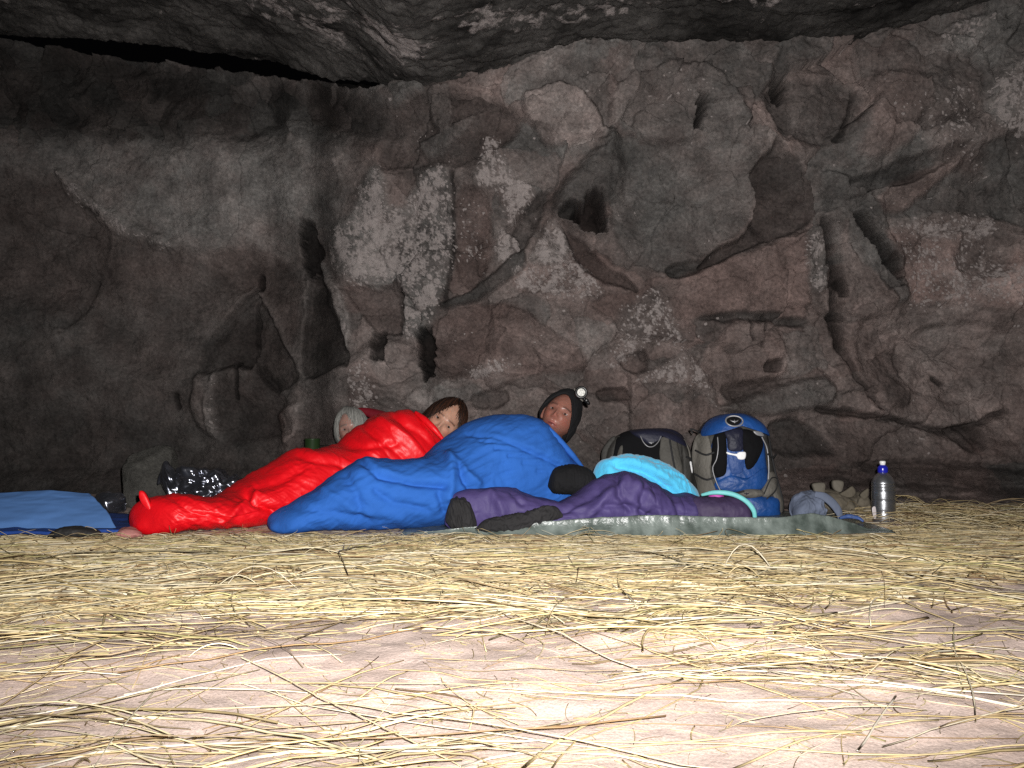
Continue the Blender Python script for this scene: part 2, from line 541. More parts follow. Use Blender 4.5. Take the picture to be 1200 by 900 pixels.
def feat(P, dd=0, edge=3, t=1.0, w=None, wh=None, bulge=0, tilt=(0, 0), hard=None):
    """a plate, scoop, hole or stain of the rock face with its own outline"""
    global D, tone, warm, white
    P = np.asarray(P, float)
    hole = dd >= .15
    edge = edge * (1 if hole else 1.45)
    x0, y0 = P.min(0) - 30; x1, y1 = P.max(0) + 30
    j = np.where((us > x0) & (us < x1))[0]; i = np.where((vs > y0) & (vs < y1))[0]
    sl = (slice(i[0], i[-1] + 1), slice(j[0], j[-1] + 1))
    u_ = U[sl] + 4.5 * fbm(U[sl] / 26, V[sl] / 26, 201, 4, .6); v_ = V[sl] + 4.5 * fbm(U[sl] / 26, V[sl] / 26, 211, 4, .6)
    if hole:
        u_ = u_ + 6 * fbm(U[sl] / 9, V[sl] / 9, 241, 3); v_ = v_ + 6 * fbm(U[sl] / 9, V[sl] / 9, 243, 3)
    s = sdpoly(smooth_outline(P, len(P) * 4) if (edge > 2.6 or len(P) <= 5) else P, u_, v_)
    mk_ = sst(edge, -edge, s)
    if hole: HOLE[sl] = np.maximum(HOLE[sl], sst(6, -2, s))
    inner = np.clip(-s, 0, 40) / 40
    c = P.mean(0)
    D[sl] = D[sl] + mk_ * (dd + tilt[0] * (u_ - c[0]) / 100 + tilt[1] * (v_ - c[1]) / 100) - .6 * bulge * inner * (s < 0)
    tone[sl] = tone[sl] * (1 + (t - 1) * mk_)
    if w is not None: warm[sl] = warm[sl] * (1 - mk_) + w * mk_
    if wh is not None: white[sl] = np.maximum(white[sl], wh * sst(edge * 2.5, -edge * 2.5, s + 7 * fbm(u_ / 9, v_ / 9, 251, 3)))


def crack(P, w=3, dd=.08, t=.35):
    global D, tone
    P = np.asarray(P, float)
    x0, y0 = P.min(0) - 30; x1, y1 = P.max(0) + 30
    j = np.where((us > x0) & (us < x1))[0]; i = np.where((vs > y0) & (vs < y1))[0]
    sl = (slice(i[0], i[-1] + 1), slice(j[0], j[-1] + 1))
    u_ = U[sl] + 4 * fbm(U[sl] / 18, V[sl] / 18, 221, 3); v_ = V[sl] + 4 * fbm(U[sl] / 18, V[sl] / 18, 231, 3)
    d = sdline(P, u_, v_)
    g = np.exp(-(d / w) ** 2)
    D[sl] = D[sl] + dd * g
    tone[sl] = tone[sl] * (1 + (t - 1) * g)


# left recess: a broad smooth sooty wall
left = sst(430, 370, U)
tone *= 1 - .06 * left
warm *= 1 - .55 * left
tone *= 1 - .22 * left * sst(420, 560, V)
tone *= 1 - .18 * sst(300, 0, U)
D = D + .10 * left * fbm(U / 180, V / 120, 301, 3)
feat([(0, 165), (60, 160), (140, 168), (230, 165), (330, 160), (395, 165), (400, 200), (360, 260), (300, 300), (240, 300), (160, 275), (110, 240), (60, 205), (0, 190)], -.01, 20, 1.55, .15, .16)
feat([(62, 198), (78, 205), (100, 228), (130, 248), (165, 268), (205, 285), (200, 293), (150, 280), (110, 255), (80, 232)], -.04, 4, 1.25, .1, .50)
feat([(-40, 205), (60, 205), (110, 250), (200, 293), (300, 305), (290, 345), (245, 400), (232, 440), (150, 430), (60, 360), (-40, 330)], .04, 8, 1.0, .4)
feat([(255, 170), (268, 172), (276, 205), (262, 212), (256, 195)], .0, 3, 1.1, .2, .35)
# rough band under the roof crack
feat([(-40, 50), (100, 62), (250, 82), (430, 112), (455, 150), (400, 160), (340, 140), (300, 168), (245, 148), (200, 174), (130, 146), (60, 164), (-40, 138)], .05, 11, .60, .2)
plates(24, .014, .06, 0, .20, 83, sst(175, 145, V + 10 * fbm(U / 20, V / 20, 84, 3)) * sst(440, 400, U) * sst(40, 60, V))
# dark folds between left recess and the buttress
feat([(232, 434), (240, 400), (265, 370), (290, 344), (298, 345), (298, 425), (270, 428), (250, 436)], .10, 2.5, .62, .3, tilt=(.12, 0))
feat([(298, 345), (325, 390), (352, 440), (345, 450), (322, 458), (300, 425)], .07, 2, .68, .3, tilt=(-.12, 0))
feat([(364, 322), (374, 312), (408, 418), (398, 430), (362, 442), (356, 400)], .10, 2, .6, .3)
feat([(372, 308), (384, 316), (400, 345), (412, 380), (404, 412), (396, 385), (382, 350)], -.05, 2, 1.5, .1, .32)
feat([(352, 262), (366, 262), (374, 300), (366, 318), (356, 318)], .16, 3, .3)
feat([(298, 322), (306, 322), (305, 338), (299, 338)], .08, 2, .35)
feat([(240, 300), (300, 290), (350, 330), (340, 400), (300, 340), (268, 345)], .02, 6, .85, .5)
feat([(230, 440), (242, 445), (254, 500), (240, 506), (226, 480)], -.04, 3, 1.15, .3, .2)
feat([(248, 440), (256, 440), (256, 505), (244, 508)], -.03, 2, 1.3, .2, .36)
feat([(258, 425), (300, 425), (335, 470), (340, 505), (300, 515), (262, 510)], .04, 4, .72, .3)
crack([(276, 425), (278, 465)], 2, .05)
feat([(325, 490), (352, 472), (352, 500), (335, 520)], -.05, 3, 1.5, .9)
feat([(345, 455), (405, 425), (440, 400), (470, 400), (500, 440), (500, 520), (350, 540), (330, 520)], -.05, 5, 1.15, .4)
crack([(205, 462), (207, 476)], 3, .05)
crack([(90, 240), (112, 250)], 3, .03, .5)
crack([(75, 380), (95, 360), (108, 330)], 4, .03, .8)
# pale limewash-like crust
feat([(432, 196), (447, 198), (450, 232), (468, 240), (480, 222), (500, 196), (520, 190), (530, 235), (533, 300), (520, 345), (498, 385), (486, 395), (470, 388), (468, 332), (440, 336), (405, 326), (385, 305), (386, 270), (412, 246), (424, 215)], -.02, 4, 1.15, .15, .53)
feat([(440, 250), (458, 262), (466, 300), (455, 322), (425, 320), (418, 290)], .015, 2, 1.35, .2, .22)
feat([(404, 335), (440, 338), (466, 332), (468, 385), (445, 388), (425, 370)], .05, 2, .8, .6)
feat([(563, 165), (585, 160), (588, 185), (605, 205), (626, 225), (622, 245), (598, 266), (590, 245), (575, 225), (554, 214), (560, 190)], -.01, 3, 1.1, .3, .58)
feat([(583, 268), (604, 272), (606, 292), (592, 306), (582, 296)], -.02, 2, 1.1, .2, .7)
feat([(535, 225), (570, 232), (575, 290), (560, 330), (537, 325)], .03, 3, .85, .8, .25)
feat([(610, 340), (600, 310), (630, 300), (640, 258), (655, 265), (670, 295), (705, 330), (700, 352), (660, 352)], -.02, 3, 1.1, .6, .48)
feat([(640, 258), (656, 264), (668, 292), (655, 306), (622, 304)], -.02, 2, 1.1, .3, .55)
feat([(722, 370), (745, 350), (775, 338), (795, 380), (812, 412), (770, 405), (735, 428), (716, 430)], -.01, 4, 1.0, .6, .42)
feat([(742, 447), (795, 416), (812, 414), (835, 445), (846, 480), (818, 455), (780, 448)], -.03, 3, 1.1, .5, .44)
feat([(505, 400), (508, 378), (535, 362), (570, 355), (612, 362), (650, 390), (678, 408), (682, 432), (630, 440), (560, 438), (515, 440)], -.02, 3, .95, .85, .0, bulge=.12)
feat([(545, 430), (600, 420), (610, 432), (560, 448)], 0, 3, 1.1, .6, .38)
feat([(410, 430), (432, 425), (441, 450), (438, 478), (412, 478)], -.01, 3, 1.0, .6, .42)
# overlapping slabs of the buttress
feat([(518, 358), (545, 345), (575, 322), (604, 294), (614, 290), (614, 308), (590, 330), (560, 350), (530, 361)], -.06, 2, .68, .1)
feat([(600, 270), (632, 230), (640, 236), (612, 290), (604, 290)], .05, 2, .7, .2)
feat([(614, 106), (640, 97), (670, 97), (700, 122), (712, 152), (680, 160), (650, 176), (632, 165), (616, 130)], -.04, 2.5, 1.15, .55, .20, bulge=.03)
feat([(624, 100), (680, 68), (710, 75), (716, 150), (700, 125), (668, 96)], .03, 3, .85, .3)
feat([(446, 170), (462, 128), (500, 100), (550, 108), (610, 130), (600, 165), (560, 190), (500, 192), (450, 195)], .05, 5, .72, .7)
feat([(500, 102), (525, 98), (528, 140), (515, 150), (502, 130)], -.04, 2, 1.25, .5)
feat([(490, 165), (550, 135), (552, 145), (510, 182), (492, 175)], -.03, 2, 1.3, .4)
feat([(720, 168), (760, 160), (872, 162), (888, 200), (882, 240), (868, 268), (822, 300), (788, 320), (752, 312), (728, 290), (714, 240)], .02, 2.5, 1.0, .2, bulge=-.06)
feat([(725, 95), (800, 68), (850, 90), (880, 160), (760, 158), (728, 150)], -.03, 3, 1.02, .35, .14)
feat([(820, 314), (836, 294), (874, 272), (886, 235), (880, 200), (905, 175), (918, 162), (956, 226), (944, 262), (922, 276), (878, 290), (845, 306)], .10, 1.8, .58, .55, tilt=(-.10, .02))
feat([(784, 312), (820, 306), (818, 320), (786, 326)], .05, 2, .7, .1)
feat([(648, 238), (672, 205), (700, 175), (722, 152), (727, 225), (706, 240), (712, 262), (700, 274), (676, 264), (655, 256)], -.09, 6, .84, .1, bulge=.03)
feat([(680, 240), (700, 228), (712, 262), (704, 272), (690, 270), (672, 258)], .30, 3, .35, .9)
feat([(654, 248), (672, 240), (680, 256), (660, 256)], .12, 2, .5)
feat([(665, 270), (710, 310), (740, 330), (745, 340), (700, 325), (680, 310)], .05, 2, .62, .8)
feat([(821, 104), (829, 107), (827, 128), (826, 148), (816, 149), (815, 138), (820, 125)], .35, 1.5, .15)
feat([(912, 88), (925, 88), (922, 104), (918, 114), (914, 104)], .30, 1.5, .15)
feat([(916, 60), (924, 72), (930, 150), (915, 150), (905, 100)], .05, 4, .7, .2)
# reddish lower centre
feat([(795, 330), (830, 312), (880, 295), (940, 280), (948, 330), (945, 372), (880, 370), (820, 372), (800, 380)], -.03, 3, 1.1, .95)
feat([(820, 376), (860, 366), (945, 372), (940, 380), (870, 376)], .04, 2, .7, .3)
feat([(850, 378), (905, 380), (922, 410), (915, 440), (885, 455), (855, 440), (845, 405)], -.04, 4, .95, .7, bulge=.06)
crack([(893, 372), (893, 405)], 2, .02, .6); crack([(878, 376), (878, 400)], 2, .02, .6)
feat([(898, 425), (918, 420), (915, 432), (898, 436)], .06, 2, .45)
feat([(870, 470), (960, 440), (975, 470), (900, 485), (850, 480)], -.05, 3, 1.0, .3)
feat([(855, 450), (960, 440), (900, 455), (870, 470)], .04, 3, .7)
crack([(968, 262), (976, 310), (980, 350), (992, 402)], 5, .16, .28)
crack([(992, 400), (1008, 440), (1035, 475)], 4, .05, .55)
crack([(984, 330), (990, 345)], 3, .1, .3)
feat([(945, 270), (962, 272), (966, 335), (950, 338), (940, 300)], -.05, 3, .95, .2, .5)
feat([(966, 200), (1008, 212), (1040, 250), (1062, 322), (1066, 350), (1040, 350), (1000, 290), (978, 250)], -.05, 3, .85, .1)
feat([(988, 244), (1018, 248), (1034, 285), (1060, 322), (1058, 332), (1032, 308), (1005, 275)], .22, 2, .38)
feat([(985, 260), (1000, 300), (1050, 350), (1040, 368), (990, 360)], -.03, 2, .95, .5)
feat([(996, 212), (1060, 186), (1125, 168), (1135, 172), (1085, 205), (1035, 218)], .07, 2, .66, .1, tilt=(0, .15))
feat([(1045, 215), (1130, 180), (1205, 148), (1240, 150), (1240, 255), (1160, 252), (1110, 244), (1060, 252), (1040, 245)], .03, 3, .82, .1, bulge=-.05)
feat([(1042, 248), (1030, 235), (1045, 215), (1100, 190), (1130, 185), (1100, 215), (1070, 240)], -.04, 3, 1.15, .8, .2)
feat([(1060, 262), (1110, 250), (1155, 248), (1172, 266), (1140, 280), (1095, 276)], 0, 5, 1.1, .5, .62)
feat([(1040, 270), (1100, 275), (1240, 300), (1240, 352), (1160, 362), (1090, 362), (1060, 320)], 0, 6, 1.1, .9, .36)
feat([(1110, 315), (1240, 312), (1240, 350), (1140, 345)], 0, 4, 1.1, .7, .5)
feat([(1140, 262), (1190, 280), (1180, 320), (1130, 312)], .03, 3, .85, .5, 0)
feat([(1170, 88), (1188, 72), (1240, 60), (1240, 150), (1180, 148), (1165, 120)], -.03, 3, 1.2, .2, .52)
feat([(1080, 100), (1150, 90), (1160, 200), (1100, 180), (1060, 130)], 0, 8, 1.0, .6, .33)
feat([(1110, 30), (1155, 20), (1150, 50), (1110, 60)], -.03, 3, 1.2, .2, .42)
feat([(1155, 0), (1190, -5), (1185, 40), (1165, 50)], -.05, 2, 1.1, .1)
feat([(1020, 85), (1085, 85), (1090, 120), (1060, 170), (1010, 180), (1020, 130)], -.03, 4, 1.1, .8)
feat([(900, 95), (1010, 90), (1008, 150), (960, 165), (925, 150)], .03, 4, .78, .4)
crack([(1012, 100), (1000, 140), (985, 160)], 2.5, .04, .5)
feat([(1020, 370), (1090, 352), (1180, 360), (1240, 380), (1240, 500), (1180, 520), (1110, 512), (1040, 480), (1015, 430)], .03, 4, 1.02, .55, bulge=-.10)
feat([(1075, 400), (1110, 378), (1165, 376), (1200, 392), (1205, 440), (1150, 470), (1090, 460), (1068, 430)], .04, 3, 1.05, .5, bulge=-.05)
crack([(1118, 440), (1128, 448)], 2.5, .05, .3)
feat([(1040, 455), (1060, 445), (1078, 462), (1070, 476), (1045, 474)], -.03, 3, .7, .5)
crack([(960, 480), (1010, 486), (1060, 492), (1110, 505), (1160, 498), (1200, 480)], 3.5, .07, .5)
feat([(905, 495), (940, 495), (975, 525), (970, 532), (905, 530)], .06, 3, .6, .3)
feat([(1125, 505), (1160, 500), (1155, 530), (1130, 520)], .08, 3, .55)
crack([(1000, 545), (1080, 540), (1200, 552)], 4, .03, .7); crack([(960, 560), (1100, 570), (1220, 575)], 4, .03, .75)
# small clefts at the centre
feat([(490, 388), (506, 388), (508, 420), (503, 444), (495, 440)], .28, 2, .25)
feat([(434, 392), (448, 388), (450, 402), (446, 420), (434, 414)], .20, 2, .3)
crack([(530, 200), (532, 300), (520, 355)], 2, .03, .5)
crack([(468, 330), (469, 388)], 2, .05, .5)
feat([(553, 464), (572, 459), (594, 460), (588, 476), (558, 478)], .05, 2, .78, .4)
feat([(727, 420), (758, 410), (760, 430), (742, 438)], .06, 2, .65, .7)
feat([(700, 458), (730, 455), (735, 468), (705, 470)], .05, 2, .65, .8)
feat([(676, 470), (700, 462), (735, 475), (740, 520), (690, 520)], -.03, 3, 1.05, .5)
crack([(738, 440), (740, 520)], 2, .02, .7)
feat([(478, 462), (500, 455), (508, 470), (500, 485), (480, 480)], -.04, 3, 1.15, .4)
feat([(420, 480), (470, 470), (520, 500), (520, 560), (430, 560)], .05, 6, .75)
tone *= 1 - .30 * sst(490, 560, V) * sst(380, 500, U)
tone *= 1 - .12 * sst(640, 560, V) * 0

# top: above this line the left wall runs back into a deep slot with its darkness painted on
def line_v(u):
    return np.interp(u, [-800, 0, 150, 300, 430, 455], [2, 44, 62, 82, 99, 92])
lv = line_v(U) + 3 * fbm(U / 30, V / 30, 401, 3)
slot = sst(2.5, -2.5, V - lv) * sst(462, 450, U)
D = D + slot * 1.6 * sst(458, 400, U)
tone = tone * (1 - .88 * slot)  # shade of the unlit slot put into the rock colour

# blotches
bl = fbm(U / 45, V / 38, 501, 5)
tone *= (1 + .38 * bl) * (1 + .16 * fbm(U / 14, V / 11, 503, 4))
warm = np.clip(warm * (.72 + .28 * sst(150, 330, V)) + .35 * fbm(U / 90, V / 70, 511, 4) + .15 * fbm(U / 12, V / 12, 515, 3), 0, 1)
white = np.clip(white + .10 * fbm(U / 60, V / 60, 521, 4) - .0, 0, 1)
white *= 1 - .8 * left * (white < .3)
wp = sst(.12, .4, white)
white = white + wp * (.34 * fbm(U / 16, V / 30, 540, 3, .6) + .36 * fbm(U / 7, V / 9, 541, 4, .7) + .16 * n2(U / 2.7, V / 2.7, 543))
# round lichen dots scattered through the pale zones


def dots(cell, dens_, seed):
    gx = np.floor(U / cell).astype(int); gy = np.floor(V / cell).astype(int); o = np.zeros(U.shape)
    for a in (-1, 0, 1):
        for b_ in (-1, 0, 1):
            cx = gx + a; cy = gy + b_; z = cx * 0
            sx = (cx + .5 + .45 * _h(cx, cy, z, seed)) * cell; sy = (cy + .5 + .45 * _h(cx, cy, z, seed + 1)) * cell
            rr_ = cell * (.12 + .14 * (_h(cx, cy, z, seed + 2) * .5 + .5) ** 2)
            on = (_h(cx, cy, z, seed + 3) * .5 + .5) < dens_
            o = np.maximum(o, on * sst(rr_ * 1.35, rr_ * .7, np.hypot(U - sx, V - sy)))
    return o


dm = np.clip(wp * .55 + .10 * sst(.1, .5, fbm(U / 70, V / 60, 551, 3)) * (1 - left), 0, .7)
white = np.maximum(white, .85 * np.maximum(dots(8, dm, 561), dots(5, dm, 571)))
grain = fbm(U / 3.5, V / 3.5, 531, 2)
tone = np.clip(.98 * tone * (1 + .20 * grain), .04, 3)
white = white * (1 - HOLE)
cold = np.array([.105, .099, .094]); hot = np.array([.148, .107, .097])
tone = np.where(tone > .16, tone ** 1.55, tone)
tone *= 1 + .22 * sst(400, 700, U)
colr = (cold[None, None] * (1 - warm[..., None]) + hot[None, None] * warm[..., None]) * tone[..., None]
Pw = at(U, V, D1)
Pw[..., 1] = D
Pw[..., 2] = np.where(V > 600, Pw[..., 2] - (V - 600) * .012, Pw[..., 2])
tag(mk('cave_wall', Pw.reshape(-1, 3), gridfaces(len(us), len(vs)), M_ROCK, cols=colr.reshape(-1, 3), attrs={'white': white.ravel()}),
    'fractured grey and reddish rock wall at the back of the shelter', kind='structure')

# ------------------------------------------------------------------ cave ceiling
cxa = axis(-3.7, 3.2, .009, -9, 9, 1.2)
cya = np.r_[np.arange(-2.5, 3.2, .25), np.arange(3.2, 5.6, .009), np.arange(5.6, 8, .2)]
X, Y = np.meshgrid(cxa, cya)
xe = [-9, -3.2, -2.4, -1.6, -.9, -.61, -.47, -.19, .09, .47, .94, 1.42, 1.89, 2.36, 2.9, 9]
ye = [5.6, 5.4, 5.4, 5.35, 5.05, 4.72, 4.52, 4.42, 4.4, 4.4, 4.4, 4.4, 4.4, 4.35, 4.3, 4.2]
ve = [20, 42, 54, 74, 100, 112, 97, 80, 66, 52, 50, 52, 48, 20, -10, -30]
edge_y = np.interp(X, xe, ye); edge_v = np.interp(X, xe, ve)
zc = at(np.full(X.shape, 600.), edge_v, edge_y)[..., 2]
Z = zc + (.05 - .05 * sst(.5, 2.5, X)) * np.clip(edge_y - Y, 0, 6) + .012
rgh = .045 * fbm(X * 1.6, Y * 2.2, 601, 5) + .007 * ridged(X * 2.2 + Y * .6, Y * 4.0, 611, 4) + .022 * fbm(X * 7, Y * 8, 613, 4, .6) + .010 * fbm(X * 26, Y * 26, 615, 3)
stepn = fbm(X * .9 + Y * .2, Y * 2.6, 621, 3)
rgh = rgh + .05 * np.round(stepn * 4) / 4 + .012 * fbm(X * 14, Y * 14, 631, 3)
Z = Z + rgh
# turns up behind its rear lip on the left, so the slot stays open; runs into the wall elsewhere
lip = np.clip(Y - (edge_y - .05), 0, 3)
Z = Z + lip * 1.2 * sst(-.7, -1.0, X)
Z = Z - .05 * np.exp(-((Y - edge_y + .12) / .12) ** 2) * sst(-.6, -1., X)
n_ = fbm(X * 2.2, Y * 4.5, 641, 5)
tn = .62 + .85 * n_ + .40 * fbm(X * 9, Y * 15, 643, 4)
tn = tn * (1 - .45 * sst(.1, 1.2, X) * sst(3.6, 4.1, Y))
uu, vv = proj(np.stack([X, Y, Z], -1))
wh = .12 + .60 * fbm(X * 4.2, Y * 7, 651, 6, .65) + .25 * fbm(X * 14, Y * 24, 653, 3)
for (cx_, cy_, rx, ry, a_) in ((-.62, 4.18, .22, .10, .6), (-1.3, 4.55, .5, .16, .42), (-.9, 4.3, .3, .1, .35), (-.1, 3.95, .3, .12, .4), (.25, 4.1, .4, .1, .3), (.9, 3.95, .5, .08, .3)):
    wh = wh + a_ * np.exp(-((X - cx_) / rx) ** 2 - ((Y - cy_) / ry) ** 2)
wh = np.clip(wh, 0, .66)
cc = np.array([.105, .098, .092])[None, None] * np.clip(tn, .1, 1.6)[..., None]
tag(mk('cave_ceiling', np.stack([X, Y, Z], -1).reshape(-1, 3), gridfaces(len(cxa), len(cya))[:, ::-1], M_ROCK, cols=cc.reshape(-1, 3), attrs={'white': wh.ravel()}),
    'low sooty rock roof of the shelter', kind='structure')

# ------------------------------------------------------------------ fabrics
M_RED = mat('red_nylon', (.76, .004, .010), .47, .24, 40, .06, 7, spec=.5, bdist=.012)
M_BLUE = mat('blue_cotton', (.024, .118, .44), .85, .25, 30, .10, 6, spec=.22, bdist=.012)
M_PURP = mat('purple_nylon', (.066, .048, .155), .65, .3, 34, .12, 8, spec=.35, bdist=.012)
M_PURPD = mat('dark_plum_fabric', (.045, .028, .075), .7, .3, 40, .15)
M_CYAN = mat('turquoise_fleece', (.075, .52, .82), .85, .5, 45, .08, 10, sheen=.3, bdist=.012)
M_BLK = mat('black_fleece', (.008, .008, .009), .9, .5, 80, .3, spec=.25)
M_BLKR = mat('black_ribbed_lining', (.022, .021, .022), .85, .6, 50, .3, spec=.3)
M_TEAL = mat('teal_binding', (.17, .55, .55), .6, .2)
M_MAG = mat('magenta_fabric', (.45, .06, .35), .6, .2)
M_GREY = mat('grey_pack_cloth', (.125, .116, .10), .75, .4, 70, .2)
M_GREYM = mat('mid_grey_strap', (.085, .08, .07), .8, .4, 70, .25)
M_GREYD = mat('dark_olive_pack_cloth', (.038, .036, .032), .75, .4, 70, .2)
M_PBLUE = mat('blue_pack_nylon', (.009, .060, .235), .5, .35, 50, .2, 14)
M_PBLUEL = mat('mid_blue_pack_panel', (.03, .075, .24), .6, .3, 50, .15)
M_NAVY = mat('navy_pack_cloth', (.010, .011, .028), .6, .3)
M_BLACKP = mat('black_mesh', (.004, .004, .005), .9, .2, 90, .2, spec=.2)
M_REFL = mat('reflective_tape', (.93, .93, .93), .3, 0, var=.02)
M_SILV = mat('silver_print', (.27, .27, .28), .4, 0, metal=.3)
M_KHAKI = mat('khaki_canvas', (.115, .098, .072), .85, .5, 45, .25, 12)
M_BGREY = mat('blue_grey_cloth', (.13, .155, .22), .85, .5, 40, .2, 12)
M_MAT = mat('blue_foam_mat', (.085, .20, .47), .75, .1, 160, .10, 3, bdist=.002)
M_MATD = mat('dark_blue_foam_mat', (.012, .055, .27), .7, .2, 60)
M_PINK = mat('dull_pink_cloth', (.40, .17, .15), .85, .4, 50, .15)
M_SHOE = mat('dark_shoe_leather', (.02, .019, .019), .7, .4, 60, .3)
M_GREEN = mat('green_enamel', (.020, .042, .014), .35, 0, var=.2)


# ------------------------------------------------------------------ boulder and stones
def rock(name, c, r, label, seed, colr=(.10, .096, .088), ro=1.0):
    n1, n2_ = 110, 70
    th = np.linspace(0, 2 * math.pi, n1, endpoint=False); ph = np.linspace(.02, math.pi - .02, n2_)
    T, P = np.meshgrid(th, ph)
    d = np.stack([np.sin(P) * np.cos(T), np.sin(P) * np.sin(T), np.cos(P)], -1)
    sq = np.sign(d) * np.abs(d) ** .8
    R = 1 + ro * (.05 * ridged(d[..., 0] * 6 + d[..., 2] * 4, d[..., 2] * 7 + d[..., 1] * 3, seed + 5, 4) + .16 * n2(d[..., 0] * 1.7 + 3 * d[..., 2], d[..., 1] * 1.7 + seed, seed) + .07 * fbm(d[..., 0] * 4 + d[..., 2] * 3, d[..., 1] * 4 - d[..., 2] * 2, seed + 3, 4))
    for k in range(9):
        rr = np.random.default_rng(seed * 10 + k); nn = rr.normal(size=3); nn /= np.linalg.norm(nn)
        dist = .80 + .12 * rr.random()
        proj_ = (sq * R[..., None]) @ nn
        R = np.where(proj_ > dist, R * dist / np.maximum(proj_, 1e-6) * 1.0, R)
    V = sq * R[..., None] * np.array(r) + np.array(c)
    tn = 1 + .3 * fbm(d[..., 0] * 3, d[..., 2] * 3 + d[..., 1] * 2, seed + 9, 4)
    o = mk(name, V.reshape(-1, 3), gridfaces(n1, n2_, True), M_ROCK, cols=(np.array(colr) * tn[..., None]).reshape(-1, 3), attrs={'white': np.full(V[..., 0].size, .05)})
    return tag(o, label, 'rock')


p = at(172, 600, 4.55)
rock('boulder', (p[0], 4.62, .13), (.155, .17, .205), 'squat grey boulder behind the foot of the red sleeping bag', 3, (.085, .082, .074), .7)
p = at(366, 560, 4.85)
rock('boulder', (p[0] + .02, 4.95, .14), (.22, .2, .19), 'low rock ledge under the small green mug, behind the red bag', 8, (.07, .066, .06), .5)


# ------------------------------------------------------------------ sleeping bags
def quilt(s, L, A, p=.5):
    return A * (np.abs(np.sin(math.pi * s / L)) ** p)


def disp_red(V, N, s, q, th):
    U, W = proj(V)
    hd = sst(400, 440, U)
    # baffles run round the body, parallel to the opening at the head end
    ph = np.where(hd > .5, (U * .72 - W * .55) / 17.0, s / .17)
    d = .007 * np.abs(np.sin(math.pi * ph)) ** .55 * (.06 + .94 * hd)
    d = d + .018 * fbm(s * 4.5, q * 4, 14, 2)
    along = (U + 1.1 * W) / 75; across = (W - .75 * U) / 17
    wr = ridged(along + .5 * fbm(U / 30, W / 30, 19, 2), across, 11, 2)
    d = d + wr * .0050
    d = d + .0022 * ridged((U - .3 * W) / 40, (W * 1.1 + .45 * U) / 11, 12, 2) * sst(430, 330, U)
    fb = sst(330, 270, U)
    r_ = np.hypot(U - 172, (W - 585)); ang = np.arctan2(W - 575, U - 160)
    d = d + fb * .0035 * ridged(ang * 6, r_ / 60, 15, 2)
    d += fold(V, N, [(205, 584), (225, 600), (262, 610)], 3.5, -.010)
    d += fold(V, N, [(262, 612), (285, 590), (300, 575)], 4, .016)
    d += fold(V, N, [(288, 578), (315, 597), (322, 602)], 5, -.035)
    d += fold(V, N, [(300, 570), (330, 560), (352, 548)], 5, -.012)
    d += fold(V, N, [(350, 532), (400, 545), (420, 560)], 4, -.014)
    d += fold(V, N, [(445, 490), (475, 510), (498, 535)], 5, .014)
    d += fold(V, N, [(462, 487), (490, 507), (510, 527)], 4, -.013)
    d += fold(V, N, [(425, 500), (455, 520), (480, 545)], 4, -.014)
    d += fold(V, N, [(395, 518), (430, 525), (465, 520)], 4, -.012)
    return d


red = empty('sleeping_bag', tuple(at(300, 620, 3.7) * [1, 1, 0]), 'shiny red mummy sleeping bag running back to the dark-haired sleeper', 'sleeping bag', 'sleeping bags in a row')
ST_RED = [(161, 604, 3.33, .06), (165, 592, 3.35, .10), (175, 583, 3.37, .13), (195, 580, 3.40, .15), (225, 579, 3.46, .17), (258, 579, 3.54, .18), (290, 565, 3.63, .19),
          (320, 546, 3.73, .20), (350, 527, 3.83, .21), (375, 524, 3.92, .22), (400, 519, 4.0, .23), (413, 508, 4.04, .235), (426, 497, 4.08, .24), (447, 485, 4.13, .24),
          (475, 480, 4.2, .24), (497, 488, 4.25, .22), (512, 502, 4.28, .17), (525, 520, 4.3, .09), (532, 540, 4.31, .02)]
V, Fc = bag_loft(ST_RED, 520, 240, disp=disp_red)
mk('shell', V, Fc, M_RED, red)
V, Fc = pillow([(163, 576), (169, 577), (176, 590), (178, 600), (171, 596), (164, 586)], 3.33, thick=.008, back=.012)
mk('drawcord_tab', V, Fc, M_RED, red)
# collar roll along the face opening
pp = [at(487, 483, 4.12), at(499, 493, 4.06), at(510, 504, 4.04), at(520, 516, 4.05)]
V, Fc = tube(pp, [.008, .016, .016, .008], 40, 14)
mk('collar', V, Fc, M_RED, red)


